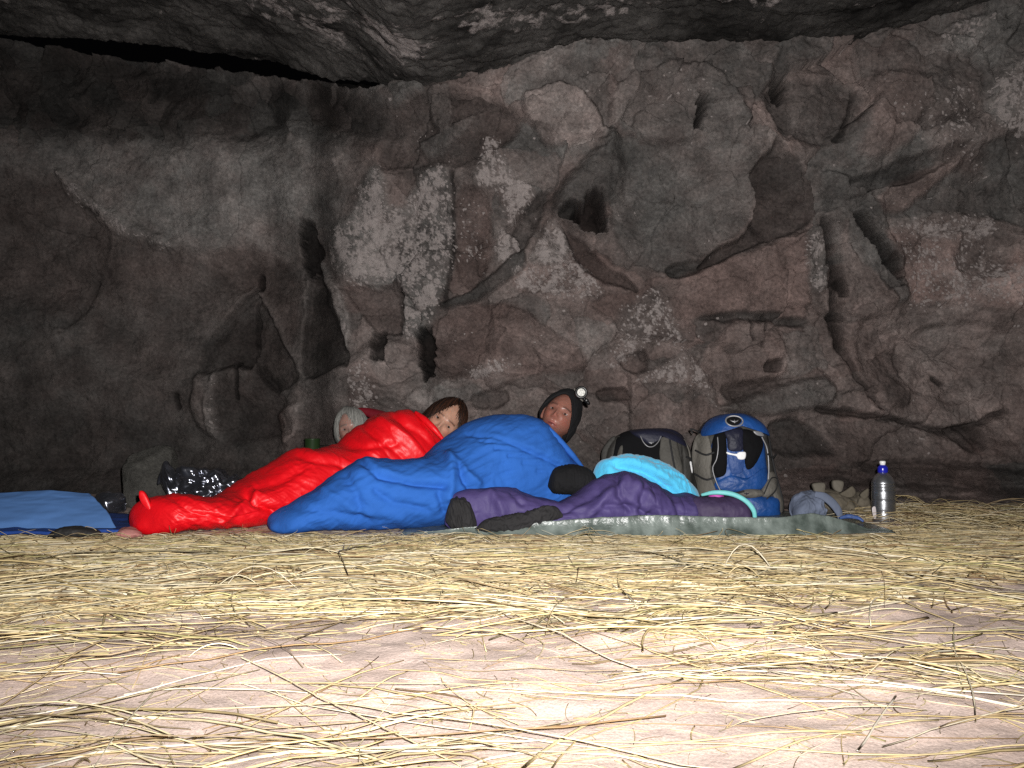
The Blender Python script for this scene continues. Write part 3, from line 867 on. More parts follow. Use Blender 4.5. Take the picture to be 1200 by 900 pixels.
def disp_blue(V, N, s, q, th):
    U, W = proj(V)
    legs = sst(540, 500, U)
    a = s * .9 + q * .35; b_ = -s * .35 + q * .9
    d = .007 * fbm(s * 7, q * 7, 24, 3)
    d = d + (1 - legs) * (.0080 * ridged((U * .40 + W + 10 * fbm(U / 60, W / 60, 29, 2)) / 24, (U - W * 1.5) / 170, 25, 2) + .0035 * ridged((U * .5 + W) / 10, (U - W) / 70, 26, 2))
    d = d + legs * (.009 * ridged((W - U * .25 + 14 * fbm(U / 50, W / 50, 39, 2)) / 36, (U + W) / 120, 27, 2) + .004 * ridged((W + U * .6) / 16, (U - W) / 60, 38, 2))
    d += fold(V, N, [(424, 540), (445, 556), (480, 566), (520, 570)], 4.5, -.028)
    d += fold(V, N, [(424, 534), (440, 550), (470, 560)], 6, .014)
    d += fold(V, N, [(527, 535), (530, 560), (526, 582)], 6, .022)
    d += fold(V, N, [(532, 538), (548, 556), (560, 566)], 5, .020)
    d += fold(V, N, [(538, 545), (545, 565), (552, 574)], 3.5, -.020)
    d += fold(V, N, [(405, 558), (418, 580), (422, 606)], 6, -.014)
    d += fold(V, N, [(380, 575), (420, 600), (470, 606)], 6, .012)
    d += fold(V, N, [(440, 575), (460, 590), (500, 597)], 5, -.016)
    d += fold(V, N, [(350, 596), (390, 600), (430, 612)], 5, -.012)
    d += fold(V, N, [(515, 578), (520, 600), (528, 612)], 4, -.014)
    for k in range(6):
        u0 = 560 + k * 17
        d += fold(V, N, [(u0 - 14, 507 + k * 9), (u0 + 22, 512 + k * 8), (u0 + 62, 527 + k * 8)], 2.6, -.009)
    return d


blue = empty('sleeping_bag', tuple(at(500, 620, 3.6) * [1, 1, 0]), 'blue cotton sleeping bag in front of the red one, reaching the black woolly hat', 'sleeping bag', 'sleeping bags in a row')
ST_BLUE = [(318, 610, 3.38, .05), (325, 602, 3.4, .11), (340, 592, 3.43, .14), (368, 574, 3.48, .16), (398, 553, 3.52, .19), (423, 537, 3.55, .21), (445, 536, 3.58, .22),
           (480, 537, 3.62, .23), (508, 533, 3.67, .24), (530, 514, 3.74, .25), (560, 492, 3.82, .26), (600, 485, 3.9, .26), (628, 490, 3.95, .25),
           (650, 511, 3.98, .22), (672, 535, 4.0, .17), (689, 555, 4.0, .10), (698, 572, 4.0, .02)]
V, Fc = bag_loft(ST_BLUE, 520, 240, disp=disp_blue)
mk('shell', V, Fc, M_BLUE, blue)
pp = [at(626, 491, 3.86), at(638, 499, 3.82), at(652, 512, 3.81), at(668, 530, 3.83), at(683, 548, 3.88)]
V, Fc = tube(pp, [.008, .014, .014, .014, .008], 50, 14)
mk('collar', V, Fc, M_BLUE, blue)


def disp_purp(V, N, s, q, th):
    U, W = proj(V)
    d = .010 * fbm(s * 7, q * 8, 34, 3) + .006 * ridged(s * 9, q * 5, 35, 2)
    d = d + quilt(s, .15, .010, .6) * sst(690, 760, U)
    for P, w_, A in (([(735, 560), (712, 580), (690, 604)], 6, .020), ([(722, 556), (725, 580), (740, 600)], 4, -.020),
                     ([(745, 566), (765, 585), (775, 604)], 5, .016), ([(755, 572), (752, 600)], 4, -.016), ([(700, 575), (672, 590), (650, 606)], 5, -.014),
                     ([(710, 592), (740, 594), (760, 604)], 4, -.014), ([(575, 575), (585, 590), (590, 602)], 5, .012), ([(600, 574), (612, 590)], 4, -.010),
                     ([(640, 590), (665, 597), (700, 606)], 5, -.010), ([(820, 585), (822, 604)], 3.5, -.014), ([(790, 582), (796, 603)], 4, -.014), ([(850, 585), (852, 603)], 3.5, -.012)):
        d += fold(V, N, P, w_, A)
    return d


purp = empty('sleeping_bag', tuple(at(700, 620, 3.6) * [1, 1, 0]), 'empty purple sleeping bag with turned-out turquoise lining on the tarp', 'sleeping bag', 'sleeping bags in a row')
V, Fc = bag_loft([(521, 597, 3.46, .02), (527, 581, 3.46, .05), (542, 573, 3.47, .08), (570, 569, 3.5, .11), (600, 570, 3.51, .12), (632, 580, 3.53, .12), (655, 585, 3.54, .12),
                  (676, 577, 3.56, .13), (700, 560, 3.6, .16), (725, 552, 3.62, .17), (750, 558, 3.65, .17), (780, 575, 3.66, .16), (815, 581, 3.68, .14), (835, 583, 3.68, .12), (846, 590, 3.68, .06), (850, 600, 3.68, .02)],
                 480, 160, disp=disp_purp)
mk('shell', V, Fc, M_PURP, purp)
V, Fc = bag_loft([(697, 556, 3.74, .02, .10), (700, 545, 3.75, .06, .1), (708, 537, 3.76, .08, .1), (725, 532, 3.77, .09, .1), (750, 533, 3.79, .10, .1), (772, 539, 3.8, .10, .09), (792, 550, 3.82, .10, .07),
                  (808, 564, 3.83, .09, .05), (818, 575, 3.83, .06, .03), (824, 586, 3.83, .02, .02)], 260, 120,
                 disp=lambda V, N, s, q, th: .010 * fbm(s * 9, q * 9, 44, 3) + .007 * ridged(s * 4, q * 14, 45, 2)
                 + fold(V, N, [(722, 545), (755, 552), (785, 572)], 5, -.03) + fold(V, N, [(740, 540), (775, 556), (800, 578)], 5, .012) + .005 * ridged(s * 22, q * 6, 46, 2))
mk('lining', V, Fc, M_CYAN, purp)
V, Fc = bag_loft([(522, 598, 3.40, .015, .02), (525, 587, 3.40, .03, .02), (536, 582, 3.40, .045, .015), (548, 586, 3.4, .045, .01), (556, 596, 3.4, .03, .01), (559, 606, 3.4, .01, .01)], 90, 60,
                 disp=lambda V, N, s, q, th: .009 * ridged(s * 38 + q * 12, q * 9, 52, 2) + .006 * fbm(s * 30, q * 30, 54, 2))
mk('hood_lining', V, Fc, M_BLKR, purp)
V, Fc = bag_loft([(556, 618, 3.36, .01, .02), (568, 609, 3.365, .03, .01), (590, 604, 3.37, .035, .01), (615, 599, 3.375, .035, .02), (640, 592, 3.385, .03, .05), (654, 594, 3.39, .02, .06), (660, 600, 3.39, .008, .06)], 140, 60,
                 disp=lambda V, N, s, q, th: .008 * ridged(s * 26, q * 25, 53, 2))
mk('zip_baffle', V, Fc, M_BLKR, purp)

# dark plum bag end with teal piping
plum = empty('rolled_jacket', tuple(at(850, 610, 3.7) * [1, 1, 0]), 'rolled dark plum jacket with teal binding and a magenta cuff, against the blue rucksack', 'jacket')
V, Fc = bag_loft([(800, 596, 3.60, .02), (808, 585, 3.6, .06), (830, 581, 3.6, .09), (860, 582, 3.6, .09), (875, 588, 3.6, .07), (882, 600, 3.6, .02)], 130, 70,
                 disp=lambda V, N, s, q, th: .006 * fbm(s * 14, q * 14, 62, 3) + .004 * ridged(s * 14, q * 9, 63, 2))
mk('body', V, Fc, M_PURPD, plum)
V, Fc = tube([at(822, 580, 3.56), at(838, 577, 3.53), at(858, 579, 3.51), at(874, 587, 3.5), at(883, 598, 3.5), at(885, 609, 3.51)], [.006, .010, .011, .011, .011, .009], 50, 12, .8)
mk('binding', V, Fc, M_TEAL, plum)
V, Fc = bag_loft([(828, 582, 3.60, .01, .10), (834, 575, 3.6, .03, .10), (846, 575, 3.6, .03, .1), (850, 582, 3.6, .01, .1)], 40, 40)
mk('cuff', V, Fc, M_MAG, plum)

# black fleece hat / stuff sack lying between
V, Fc = bag_loft([(642, 563, 3.66, .015, .16), (645, 553, 3.66, .05, .15), (656, 546, 3.66, .075, .145), (672, 544, 3.67, .08, .145), (688, 548, 3.68, .075, .15), (698, 556, 3.68, .05, .16), (702, 565, 3.68, .015, .17)], 130, 90,
                 disp=lambda V, N, s, q, th: .005 * fbm(s * 14, q * 14, 72, 3) + .002 * ridged(s * 60, q * 8, 73, 1))
tag(mk('stuff_sack', V, Fc, M_BLK), 'rounded black fleece bundle between the blue and purple sleeping bags', 'stuff sack')

# dark hood of the far sleeper
V, Fc = bag_loft([(352, 553, 4.42, .04), (372, 548, 4.45, .12), (400, 543, 4.5, .18), (425, 525, 4.55, .2), (440, 515, 4.58, .2), (455, 512, 4.6, .17), (468, 520, 4.62, .10), (474, 530, 4.62, .02)], 160, 90,
                 disp=lambda V, N, s, q, th: .008 * ridged(s * 7, q * 9, 82, 3))
far = empty('sleeping_bag', tuple(at(400, 575, 4.5) * [1, 1, 0]), 'dark red sleeping bag of the grey-haired sleeper, mostly hidden behind the shiny red one', 'sleeping bag', 'sleeping bags in a row')
M_DRED = mat('dark_red_nylon', (.16, .006, .014), .5, .3, 40, .1)
mk('shell', V, Fc, M_DRED, far)
V, Fc = tube([at(414, 480, 4.62), at(424, 481, 4.60), at(440, 486, 4.58), at(456, 494, 4.56), at(468, 505, 4.56)], [.006, .022, .035, .045, .05], 50, 18, .8)
mk('hood', V, Fc, M_DRED, far)


# ------------------------------------------------------------------ people
def head_matrix(px, py, D, roll, pitch, yaw, s=1.0):
    p = at(px, py, D)
    R = Matrix.Rotation(math.radians(roll), 4, 'Y') @ Matrix.Rotation(math.radians(pitch), 4, 'X') @ Matrix.Rotation(math.radians(yaw), 4, 'Z')
    return Matrix.Translation(Vector(p)) @ R @ Matrix.Scale(s, 4)


def xf(M, P):
    A = np.array(M)
    return P @ A[:3, :3].T + A[:3, 3]


def head_local():
    n1, n2_ = 180, 140
    th = np.linspace(0, 2 * math.pi, n1, endpoint=False); ph = np.linspace(.01, math.pi - .01, n2_)
    T, P = np.meshgrid(th, ph)
    d = np.stack([np.sin(P) * np.cos(T), np.sin(P) * np.sin(T), np.cos(P)], -1)
    V = d * np.array([.076, .096, .118])
    x, y, z = V[..., 0].copy(), V[..., 1].copy(), V[..., 2].copy()
    lo = np.clip(-z / .118, 0, 1)
    x = x * (1 - .34 * lo ** 1.6)                     # jaw narrows
    y = np.where(y > 0, y * (1 - .45 * lo), y * (1 + .02 * lo))
    y = np.where(y < 0, y * (1 - .10 * sst(.02, .11, z)), y * 1.04)
    fr = sst(.02, -.05, y)
    def g(cx, cz, sx, sz): return np.exp(-((x - cx) / sx) ** 2 - ((z - cz) / sz) ** 2) * fr
    o = np.zeros_like(x)
    o += -.011 * (g(-.032, .004, .016, .012) + g(.032, .004, .016, .012))     # sockets
    o += .006 * (g(-.03, .024, .022, .008) + g(.03, .024, .022, .008))       # brow
    for cz, a, sx in ((.006, .006, .008), (-.008, .012, .008), (-.020, .017, .009), (-.030, .020, .011)):
        o += a * g(0, cz, sx, .010) * .8
    o += .008 * (g(-.012, -.034, .007, .007) + g(.012, -.034, .007, .007))   # nostril wings
    o += -.004 * g(0, -.047, .006, .006)
    o += .008 * g(0, -.058, .024, .006) + .008 * g(0, -.072, .020, .006) - .008 * g(0, -.0645, .026, .0025)
    o += .008 * g(0, -.100, .022, .014)
    o += .005 * (g(-.045, -.025, .02, .02) + g(.045, -.025, .02, .02))
    y = y - o
    # eyelids: a bulge back out in the socket with a slit
    V = np.stack([x, y, z], -1).reshape(-1, 3)
    parts = [(V, [tuple(f) for f in gridfaces(n1, n2_, True).tolist()])]
    for sx in (-1, 1):                                # ears
        t = np.linspace(0, 2 * math.pi, 24, endpoint=False); q = np.linspace(.05, math.pi - .05, 14)
        T, Q = np.meshgrid(t, q)
        e = np.stack([sx * (.078 + .012 * np.sin(Q) * np.cos(T) - .0), .012 + .018 * np.sin(Q) * np.sin(T), -.008 + .032 * np.cos(Q)], -1).reshape(-1, 3)
        parts.append((e, [tuple(f) for f in gridfaces(24, 14, True).tolist()]))
    return parts


def capsule(a, b, ra, rb, flat=1.0, n=20):
    a = np.asarray(a, float); b = np.asarray(b, float)
    d = b - a; L = np.linalg.norm(d); d = d / L
    pts = []; rad = []
    for t in np.linspace(-1, 0, 7)[0:]:
        pts.append(a + d * ra * t); rad.append(max(ra * math.sqrt(max(0, 1 - t * t)), .002))
    for t in np.linspace(.1, .9, 5):
        pts.append(a + d * L * t); rad.append(ra + (rb - ra) * t)
    for t in np.linspace(0, 1, 7):
        pts.append(b + d * rb * t); rad.append(max(rb * math.sqrt(max(0, 1 - t * t)), .002))
    P = np.array(pts); R = np.array(rad)
    up = np.array([0, 0, 1.0]) if abs(d[2]) < .9 else np.array([1.0, 0, 0])
    A = np.cross(d, up); A /= np.linalg.norm(A); B = np.cross(A, d)
    th = np.linspace(0, 2 * math.pi, n, endpoint=False)
    V = (P[:, None] + R[:, None, None] * (np.cos(th)[None, :, None] * A + flat * np.sin(th)[None, :, None] * B)).reshape(-1, 3)
    return V, [tuple(f) for f in gridfaces(n, len(P), True).tolist()] + [tuple(range(n)), tuple(range((len(P) - 1) * n, len(P) * n))]


M_SKIN = mat('skin', (1, 1, 1), .40, .22, 90, .12, 40, attr='col', bdist=.002)
M_SKIN.node_tree.nodes['Principled BSDF'].inputs['Subsurface Weight'].default_value = .12
M_SKIN.node_tree.nodes['Principled BSDF'].inputs['Subsurface Scale'].default_value = .006
M_EYE = mat('eye', (.30, .27, .26), .12, 0, var=.03)
M_IRIS = mat('iris', (.02, .012, .008), .08, 0, var=.1)


def make_person(label, M, spine, knees, skin, brow, lips, shirt, open_mouth=0, stub=0):
    """spine: (neck base, chest, pelvis); knees: (knee, foot) per leg"""
    parts = []
    for V, Fc in head_local(): parts.append((xf(M, V), Fc))
    nb, ch, pe = [np.asarray(q, float) for q in spine]
    jaw = xf(M, np.array([[0, .03, -.06]]))[0]
    parts.append(capsule(jaw, nb, .052, .058))
    parts.append(capsule(nb + (ch - nb) * .25, ch, .10, .125, .8))
    parts.append(capsule(ch, pe, .125, .12, .8))
    dirs = (pe - nb) / np.linalg.norm(pe - nb); sd = np.cross(dirs, [0, 1, 0]); sd /= np.linalg.norm(sd)
    for k, s_ in enumerate((-1, 1)):
        sh = nb + (ch - nb) * .3 + sd * .09 * s_
        el = sh + dirs * .26 + np.array([0, -.03, 0]); wr = el - dirs * .14 + np.array([0, -.03, -.02]) - sd * s_ * .06
        parts.append(capsule(nb + dirs * .05, sh, .06, .058)); parts.append(capsule(sh, el, .05, .04)); parts.append(capsule(el, wr, .038, .028))
        parts.append(capsule(wr, wr - dirs * .08, .026, .02, .6))
        kn, ft = [np.asarray(q, float) for q in knees[k]]
        hp = pe + dirs * .04 + sd * .035 * s_
        parts.append(capsule(hp, kn, .082, .055)); parts.append(capsule(kn, ft, .052, .036))
        parts.append(capsule(ft, ft + np.array([-.05, .0, .05]), .034, .028))
    V, Fc = join(parts)
    me = bpy.data.meshes.new('tmp'); me.from_pydata(V.tolist(), [], Fc); me.update()
    ob = bpy.data.objects.new('tmp', me); COL.objects.link(ob)
    md = ob.modifiers.new('r', 'REMESH'); md.mode = 'VOXEL'; md.voxel_size = .0042; md.use_smooth_shade = True
    dg = bpy.context.evaluated_depsgraph_get(); ev = ob.evaluated_get(dg)
    m2 = bpy.data.meshes.new_from_object(ev)
    nv = len(m2.vertices); W = np.empty(nv * 3); m2.vertices.foreach_get('co', W); W = W.reshape(-1, 3)
    fl = [tuple(p_.vertices) for p_ in m2.polygons]
    bpy.data.objects.remove(ob); bpy.data.meshes.remove(me); bpy.data.meshes.remove(m2)
    fa = np.array([f for f in fl if len(f) == 4])
    L = xf(M.inverted(), W)
    x, y, z = L[:, 0], L[:, 1], L[:, 2]
    fr = (y < .0)
    near = (np.abs(x) < .13) & (np.abs(y) < .14) & (z > -.15) & (z < .15)
    C = np.tile(np.array(shirt, float), (nv, 1))
    C[near] = skin
    def blend(mask, c):
        C[:] = C * (1 - mask[:, None]) + np.array(c) * mask[:, None]
    g = lambda cx, cz, sx, sz: np.exp(-((x - cx) / sx) ** 2 - ((z - cz) / sz) ** 2) * fr * near
    blend(.45 * g(-.045, -.03, .022, .02) + .45 * g(.045, -.03, .022, .02) + .4 * g(0, -.03, .013, .012), (skin[0] * 1.05, skin[1] * .6, skin[2] * .55))
    blend(np.clip(1.3 * g(0, -.065, .022, .010), 0, 1), lips)
    for s_ in (-1, 1):
        bz = .026 - .10 * np.abs(x - s_ * .032) ** 1.0
        mk_ = np.exp(-((z - bz) / .0038) ** 2) * (np.abs(x - s_ * .032) < .019) * fr * near
        blend(np.clip(mk_ * .85, 0, 1), brow)
        blend(np.clip(.55 * g(s_ * .032, .003, .016, .009), 0, 1), (skin[0] * .45, skin[1] * .36, skin[2] * .36))
    if stub: blend(np.clip(stub * sst(-.045, -.075, z) * near * fr, 0, 1), (skin[0] * .35, skin[1] * .33, skin[2] * .34))
    if open_mouth:
        blend(np.clip(1.4 * g(0, -.0645, .017, .0035), 0, 1), (.08, .02, .02))
    base = Vector((pe[0], pe[1], 0))
    root = empty('person', base, label, 'person', 'people lying in sleeping bags')
    mk('body', W, fa, M_SKIN, root, cols=C)
    for s_ in (-1, 1):
        t = np.linspace(0, 2 * math.pi, 20, endpoint=False); q = np.linspace(.05, math.pi - .05, 12)
        T, Q = np.meshgrid(t, q)
        e = np.stack([np.sin(Q) * np.cos(T) * .0115, np.sin(Q) * np.sin(T) * .0100, np.cos(Q) * .0050], -1).reshape(-1, 3)
        ey = mk('eye', xf(M, e + np.array([s_ * .032, -.0735, .003])), gridfaces(20, 12, True), M_EYE, root)
        e2 = e * np.array([.50, .5, .98]) + np.array([s_ * .032 + .001, -.0805, .003])
        mk('iris', xf(M, e2), gridfaces(20, 12, True), M_IRIS, ey)
    return root


def shell_point(pol, az, R, tiltb=.25):
    """pol from the crown, az 0 = towards the face (-y), +x = pi/2"""
    d = np.stack([np.sin(pol) * np.sin(az), -np.sin(pol) * np.cos(az), np.cos(pol)], -1)
    c, s = math.cos(tiltb), math.sin(tiltb)
    d = np.stack([d[..., 0], c * d[..., 1] + s * d[..., 2], -s * d[..., 1] * 1.0 + c * d[..., 2]], -1)
    return d * R


def make_hair(root, M, hem, c0, c1, R, n=1500, seed=1, part=0.0, sweep=.0, wid=.0022):
    r = np.random.default_rng(seed)
    # scalp cap under the strands
    na, npol = 90, 40
    az = np.linspace(-math.pi, math.pi, na, endpoint=False)
    A, K = np.meshgrid(az, np.linspace(0.01, 1, npol))
    pol = hem(A) * .97 * K
    Vc = shell_point(pol, A + sweep * K, np.array(R) * .985)
    m_ = mat('hair', (1, 1, 1), .45, .4, 200, .15, 40, attr='col', bdist=.003)
    Vs = [xf(M, Vc.reshape(-1, 3))]; Fs = [gridfaces(na, npol, True)]
    Cs = [np.tile(np.array(c0) * .7, (na * npol, 1))]
    o = na * npol
    S = 9
    t = np.linspace(0, 1, S)
    for i in range(n):
        a0 = r.uniform(-math.pi, math.pi)
        h = hem(np.array([a0]))[0] * r.uniform(.86, 1.04)
        s0 = r.uniform(0.02, .6) * h
        pl = s0 + (h - s0) * t
        aa = a0 + sweep * t + r.normal() * .10 * t + .03 * np.sin(t * 6 + r.random() * 6)
        lift = 1 + .015 * r.random() + .03 * t * r.random()
        P = shell_point(pl, aa, np.array(R) * 1.0) * lift[:, None] if False else shell_point(pl, aa, np.array(R)) * (1 + .03 * r.random() + (.05 * r.random() + .10 * (r.random() < .12)) * t)[:, None]
        T = np.gradient(P, axis=0); T /= np.linalg.norm(T, axis=1, keepdims=True) + 1e-9
        Nn = P / (np.linalg.norm(P, axis=1, keepdims=True) + 1e-9)
        B = np.cross(T, Nn)
        w = (wid * (1 - .75 * t ** 2) * r.uniform(.6, 1.5))[:, None]
        Vv = np.stack([P - B * w, P + Nn * w * .7, P + B * w], 1).reshape(-1, 3)
        Vs.append(xf(M, Vv))
        f = []
        for k in range(S - 1):
            f += [(o + k * 3, o + k * 3 + 1, o + k * 3 + 4, o + k * 3 + 3), (o + k * 3 + 1, o + k * 3 + 2, o + k * 3 + 5, o + k * 3 + 4)]
        Fs.append(np.array(f)); o += 3 * S
        c = np.array(c0) + (np.array(c1) - np.array(c0)) * r.random() ** 1.6
        Cs.append(np.tile(c, (3 * S, 1)))
    mk('hair', np.concatenate(Vs), np.concatenate(Fs), m_, root, cols=np.concatenate(Cs))


# dark-haired sleeper in the red bag
MW = head_matrix(519, 496, 4.22, 41, -4, 2, 1.14)
sp = (at(500, 530, 4.25), at(475, 548, 4.2), at(410, 563, 4.02))
kn = [(at(335, 582, 3.8), at(245, 604, 3.52)), (at(345, 592, 3.76), at(248, 612, 3.49))]
w = make_person('person with a dark brown fringe peering over the collar of the red sleeping bag', MW, sp, kn, (.46, .255, .18), (.06, .025, .015), (.42, .15, .13), (.08, .08, .1))
def hem_w(a):
    a = (a + math.pi) % (2 * math.pi) - math.pi
    front = np.exp(-((a + .32) / .55) ** 2)
    fr2 = np.exp(-((a - .55) / .45) ** 2)
    return 2.05 - 1.22 * front - .42 * fr2
make_hair(w, MW, hem_w, (.004, .003, .0025), (.060, .022, .011), (.088, .108, .130), 2400, 3, sweep=.35, wid=.0026)

# grey-haired sleeper behind
MG = head_matrix(413, 504, 4.48, -12, -4, 4, 1.0)
sp = (at(428, 532, 4.56), at(425, 545, 4.56), at(402, 560, 4.5))
kn = [(at(386, 566, 4.5), at(352, 572, 4.45)), (at(390, 570, 4.46), at(356, 574, 4.42))]
g_ = make_person('person with grey hair lying furthest left behind the red sleeping bag', MG, sp, kn, (.33, .19, .155), (.12, .11, .1), (.28, .12, .11), (.05, .05, .05))
def hem_g(a):
    a = (a + math.pi) % (2 * math.pi) - math.pi
    return 2.25 - 1.22 * np.exp(-(a / .62) ** 2)
make_hair(g_, MG, hem_g, (.13, .13, .12), (.34, .335, .31), (.090, .110, .128), 1800, 5, sweep=-.25)

# man in the blue bag
MM = head_matrix(656, 489, 4.00, 30, -12, -16, 1.08)
sp = (at(634, 528, 4.02), at(610, 535, 3.93), at(535, 560, 3.76))
kn = [(at(440, 572, 3.6), at(392, 592, 3.53)), (at(446, 584, 3.57), at(396, 600, 3.5))]
mn = make_person('person in a black woolly hat with ruddy stubbled face, in the blue sleeping bag', MM, sp, kn, (.27, .12, .09), (.045, .025, .02), (.36, .10, .09), (.03, .03, .035), 1, .45)


def cap_mesh(M, hem, R, na=240, npol=110, rib=.0016, nrib=34, thick=.006):
    az = np.linspace(-math.pi, math.pi, na, endpoint=False)
    A, K = np.meshgrid(az, np.linspace(0.005, 1, npol))
    pol = hem(A) * K
    P = shell_point(pol, A, np.array(R), .25)
    brim = sst(.74, .78, K)
    off = rib * np.abs(np.sin(A * nrib)) * sst(.1, .5, K) + .006 * brim + .003 * fbm(A * 3, K * 6, 5, 3)
    nr_ = P / np.linalg.norm(P, axis=-1, keepdims=True)
    P = P + nr_ * off[..., None]
    inner = P[-1:] - nr_[-1:] * thick * 1.8
    inner2 = shell_point(pol[-8:-7] , A[-8:-7], np.array(R) * .96, .25)
    V = np.concatenate([P, inner, inner2], 0).reshape(-1, 3)
    return xf(M, V), gridfaces(na, npol + 2, True)


def hem_m(a):
    a = (a + math.pi) % (2 * math.pi) - math.pi
    fr_ = np.exp(-(a / .75) ** 2)
    rt = np.exp(-((a - 1.7) / .9) ** 2)
    return 1.74 - .60 * fr_ + .42 * rt
V, Fc = cap_mesh(MM, hem_m, (.090, .112, .144))
mk('woolly_hat', V, Fc, M_BLK, mn)

# headlamp clipped on the hat
hp = at(681, 460, 3.85)
lamp = empty('headlamp', tuple(hp), 'small round headlamp with a white face on top of the black woolly hat', 'headlamp')
aim = (Vector((0, 0, CAMH)) - Vector(hp)).normalized(); aim = (aim + Vector((.12, 0, .12))).normalized()
RQ = aim.to_track_quat('Z', 'Y').to_matrix().to_4x4()
V, Fc = lathe([(0.001, -.034), (.020, -.034), (.029, -.028), (.031, -.006), (.0315, .006), (.030, .011), (.0205, .0115), (.0195, .006), (.001, .005)], hp, 48, RQ)
M_BLKPL = mat('black_plastic', (.008, .008, .008), .35, 0, var=.1)
mk('housing', V, Fc, M_BLKPL, lamp)
M_LENS = mat('lamp_reflector', (.62, .62, .58), .25, .8, 90, .5, 120)
V, Fc = lathe([(.0195, .006), (.017, .0115), (.012, .0075), (.010, .012), (.004, .0115), (.001, .0125)], np.array(hp), 48, RQ)
mk('lens', V, Fc, M_LENS, lamp)
V, Fc = lathe([(0.001, .0), (.010, 0), (.010, .02), (.0085, .023), (.001, .023)], np.array(at(687, 469, 3.89)), 20, RQ @ Matrix.Rotation(.2, 4, 'X'))
mk('battery_box', join([(V, Fc), capsule(at(685, 468, 3.90), at(689, 472, 3.90), .014, .013, .7)])[0], join([(V, Fc), capsule(at(685, 468, 3.90), at(689, 472, 3.90), .014, .013, .7)])[1], M_BLKPL, lamp)
V, Fc = tube([at(673, 455, 3.88), at(675, 460, 3.87), at(678, 465, 3.87), at(683, 470, 3.88)], .004, 16, 8)
mk('bracket', V, Fc, M_GREY, lamp)
V, Fc = tube([at(672, 463, 3.95), at(661, 461, 3.94), at(650, 463, 3.94), at(640, 470, 3.96), at(634, 480, 4.0)], .006, 40, 8, .5)
M_STRAP = mat('black_strap', (.012, .012, .013), .8, .2)
# ------------------------------------------------------------------ rucksacks
def pack_body(cu, D, rows, depth, ex=3.0):
    """rows (v, half width px). returns mesh and the front surface function"""
    zz, ww, cc_ = [], [], []
    for r_ in rows:
        v_, hw = r_[0], r_[1]; cu_ = r_[2] if len(r_) > 2 else cu
        pz = at(cu_, v_, D); zz.append(pz[2]); ww.append(hw / F * D); cc_.append(pz[0])
    zz, ww, cc_ = map(np.array, (zz, ww, cc_))
    zz[0] = 0
    zs = np.linspace(zz[0], zz[-1], 60)
    W = np.interp(zs, zz, ww); C = np.interp(zs, zz, cc_)
    kern = np.array([1, 2, 3, 2, 1]) / 9
    W = np.convolve(np.pad(W, 2, 'edge'), kern, 'valid')
    DD = depth * np.clip(.55 + .45 * np.sqrt(np.clip((zs[-1] - zs) / (zs[-1] * .35), 0, 1)), 0, 1)
    nr = 90
    th = np.linspace(0, 2 * math.pi, nr, endpoint=False)
    a = np.sign(np.cos(th)) * np.abs(np.cos(th)) ** (2 / ex); b_ = np.sign(np.sin(th)) * np.abs(np.sin(th)) ** (2 / ex)
    V = np.stack([C[:, None] + W[:, None] * a, D + depth - DD[:, None] * 0 + DD[:, None] * b_, np.repeat(zs[:, None], nr, 1)], -1)
    V[..., 0] += .012 * fbm(V[..., 0] * 9, V[..., 2] * 11, 7, 4); V[..., 1] += .012 * ridged(V[..., 0] * 9, V[..., 2] * 14, 9, 3)
    V = V.reshape(-1, 3)
    top = V[-nr:].mean(0) + [0, 0, .004]
    Fc = [tuple(f) for f in gridfaces(nr, 60, True).tolist()]
    n0 = len(V); V = np.concatenate([V, top[None], (V[:nr].mean(0))[None]])
    for i in range(nr):
        j = (i + 1) % nr
        Fc += [(59 * nr + i, 59 * nr + j, n0), (j, i, n0 + 1)]
    def surf(x, z):
        w_ = np.interp(z, zs, W); c_ = np.interp(z, zs, C); d_ = np.interp(z, zs, DD)
        t = np.clip(np.abs(x - c_) / np.maximum(w_, .01), 0, .995)
        return D + depth - d_ * (1 - t ** ex) ** (1 / ex) - .003
    return V, Fc, surf


def panels(root, D, surf, lst):
    for name, m_, th_, pts in lst:
        V, Fc = pillow(pts, D, surf, th_, .012, wr=.005, n=90, pw=2.0)
        mk(name, V, Fc, m_, root)


def cord(root, name, m_, D, surf, pts, r=.003, off=.012, flat=1.0):
    q = np.array([at(a, b_, D) for a, b_ in pts])
    q[:, 1] = surf(q[:, 0], q[:, 2]) - off
    V, Fc = tube(q, r, 10 * len(pts), 8, flat)
    return mk(name, V, Fc, m_, root)


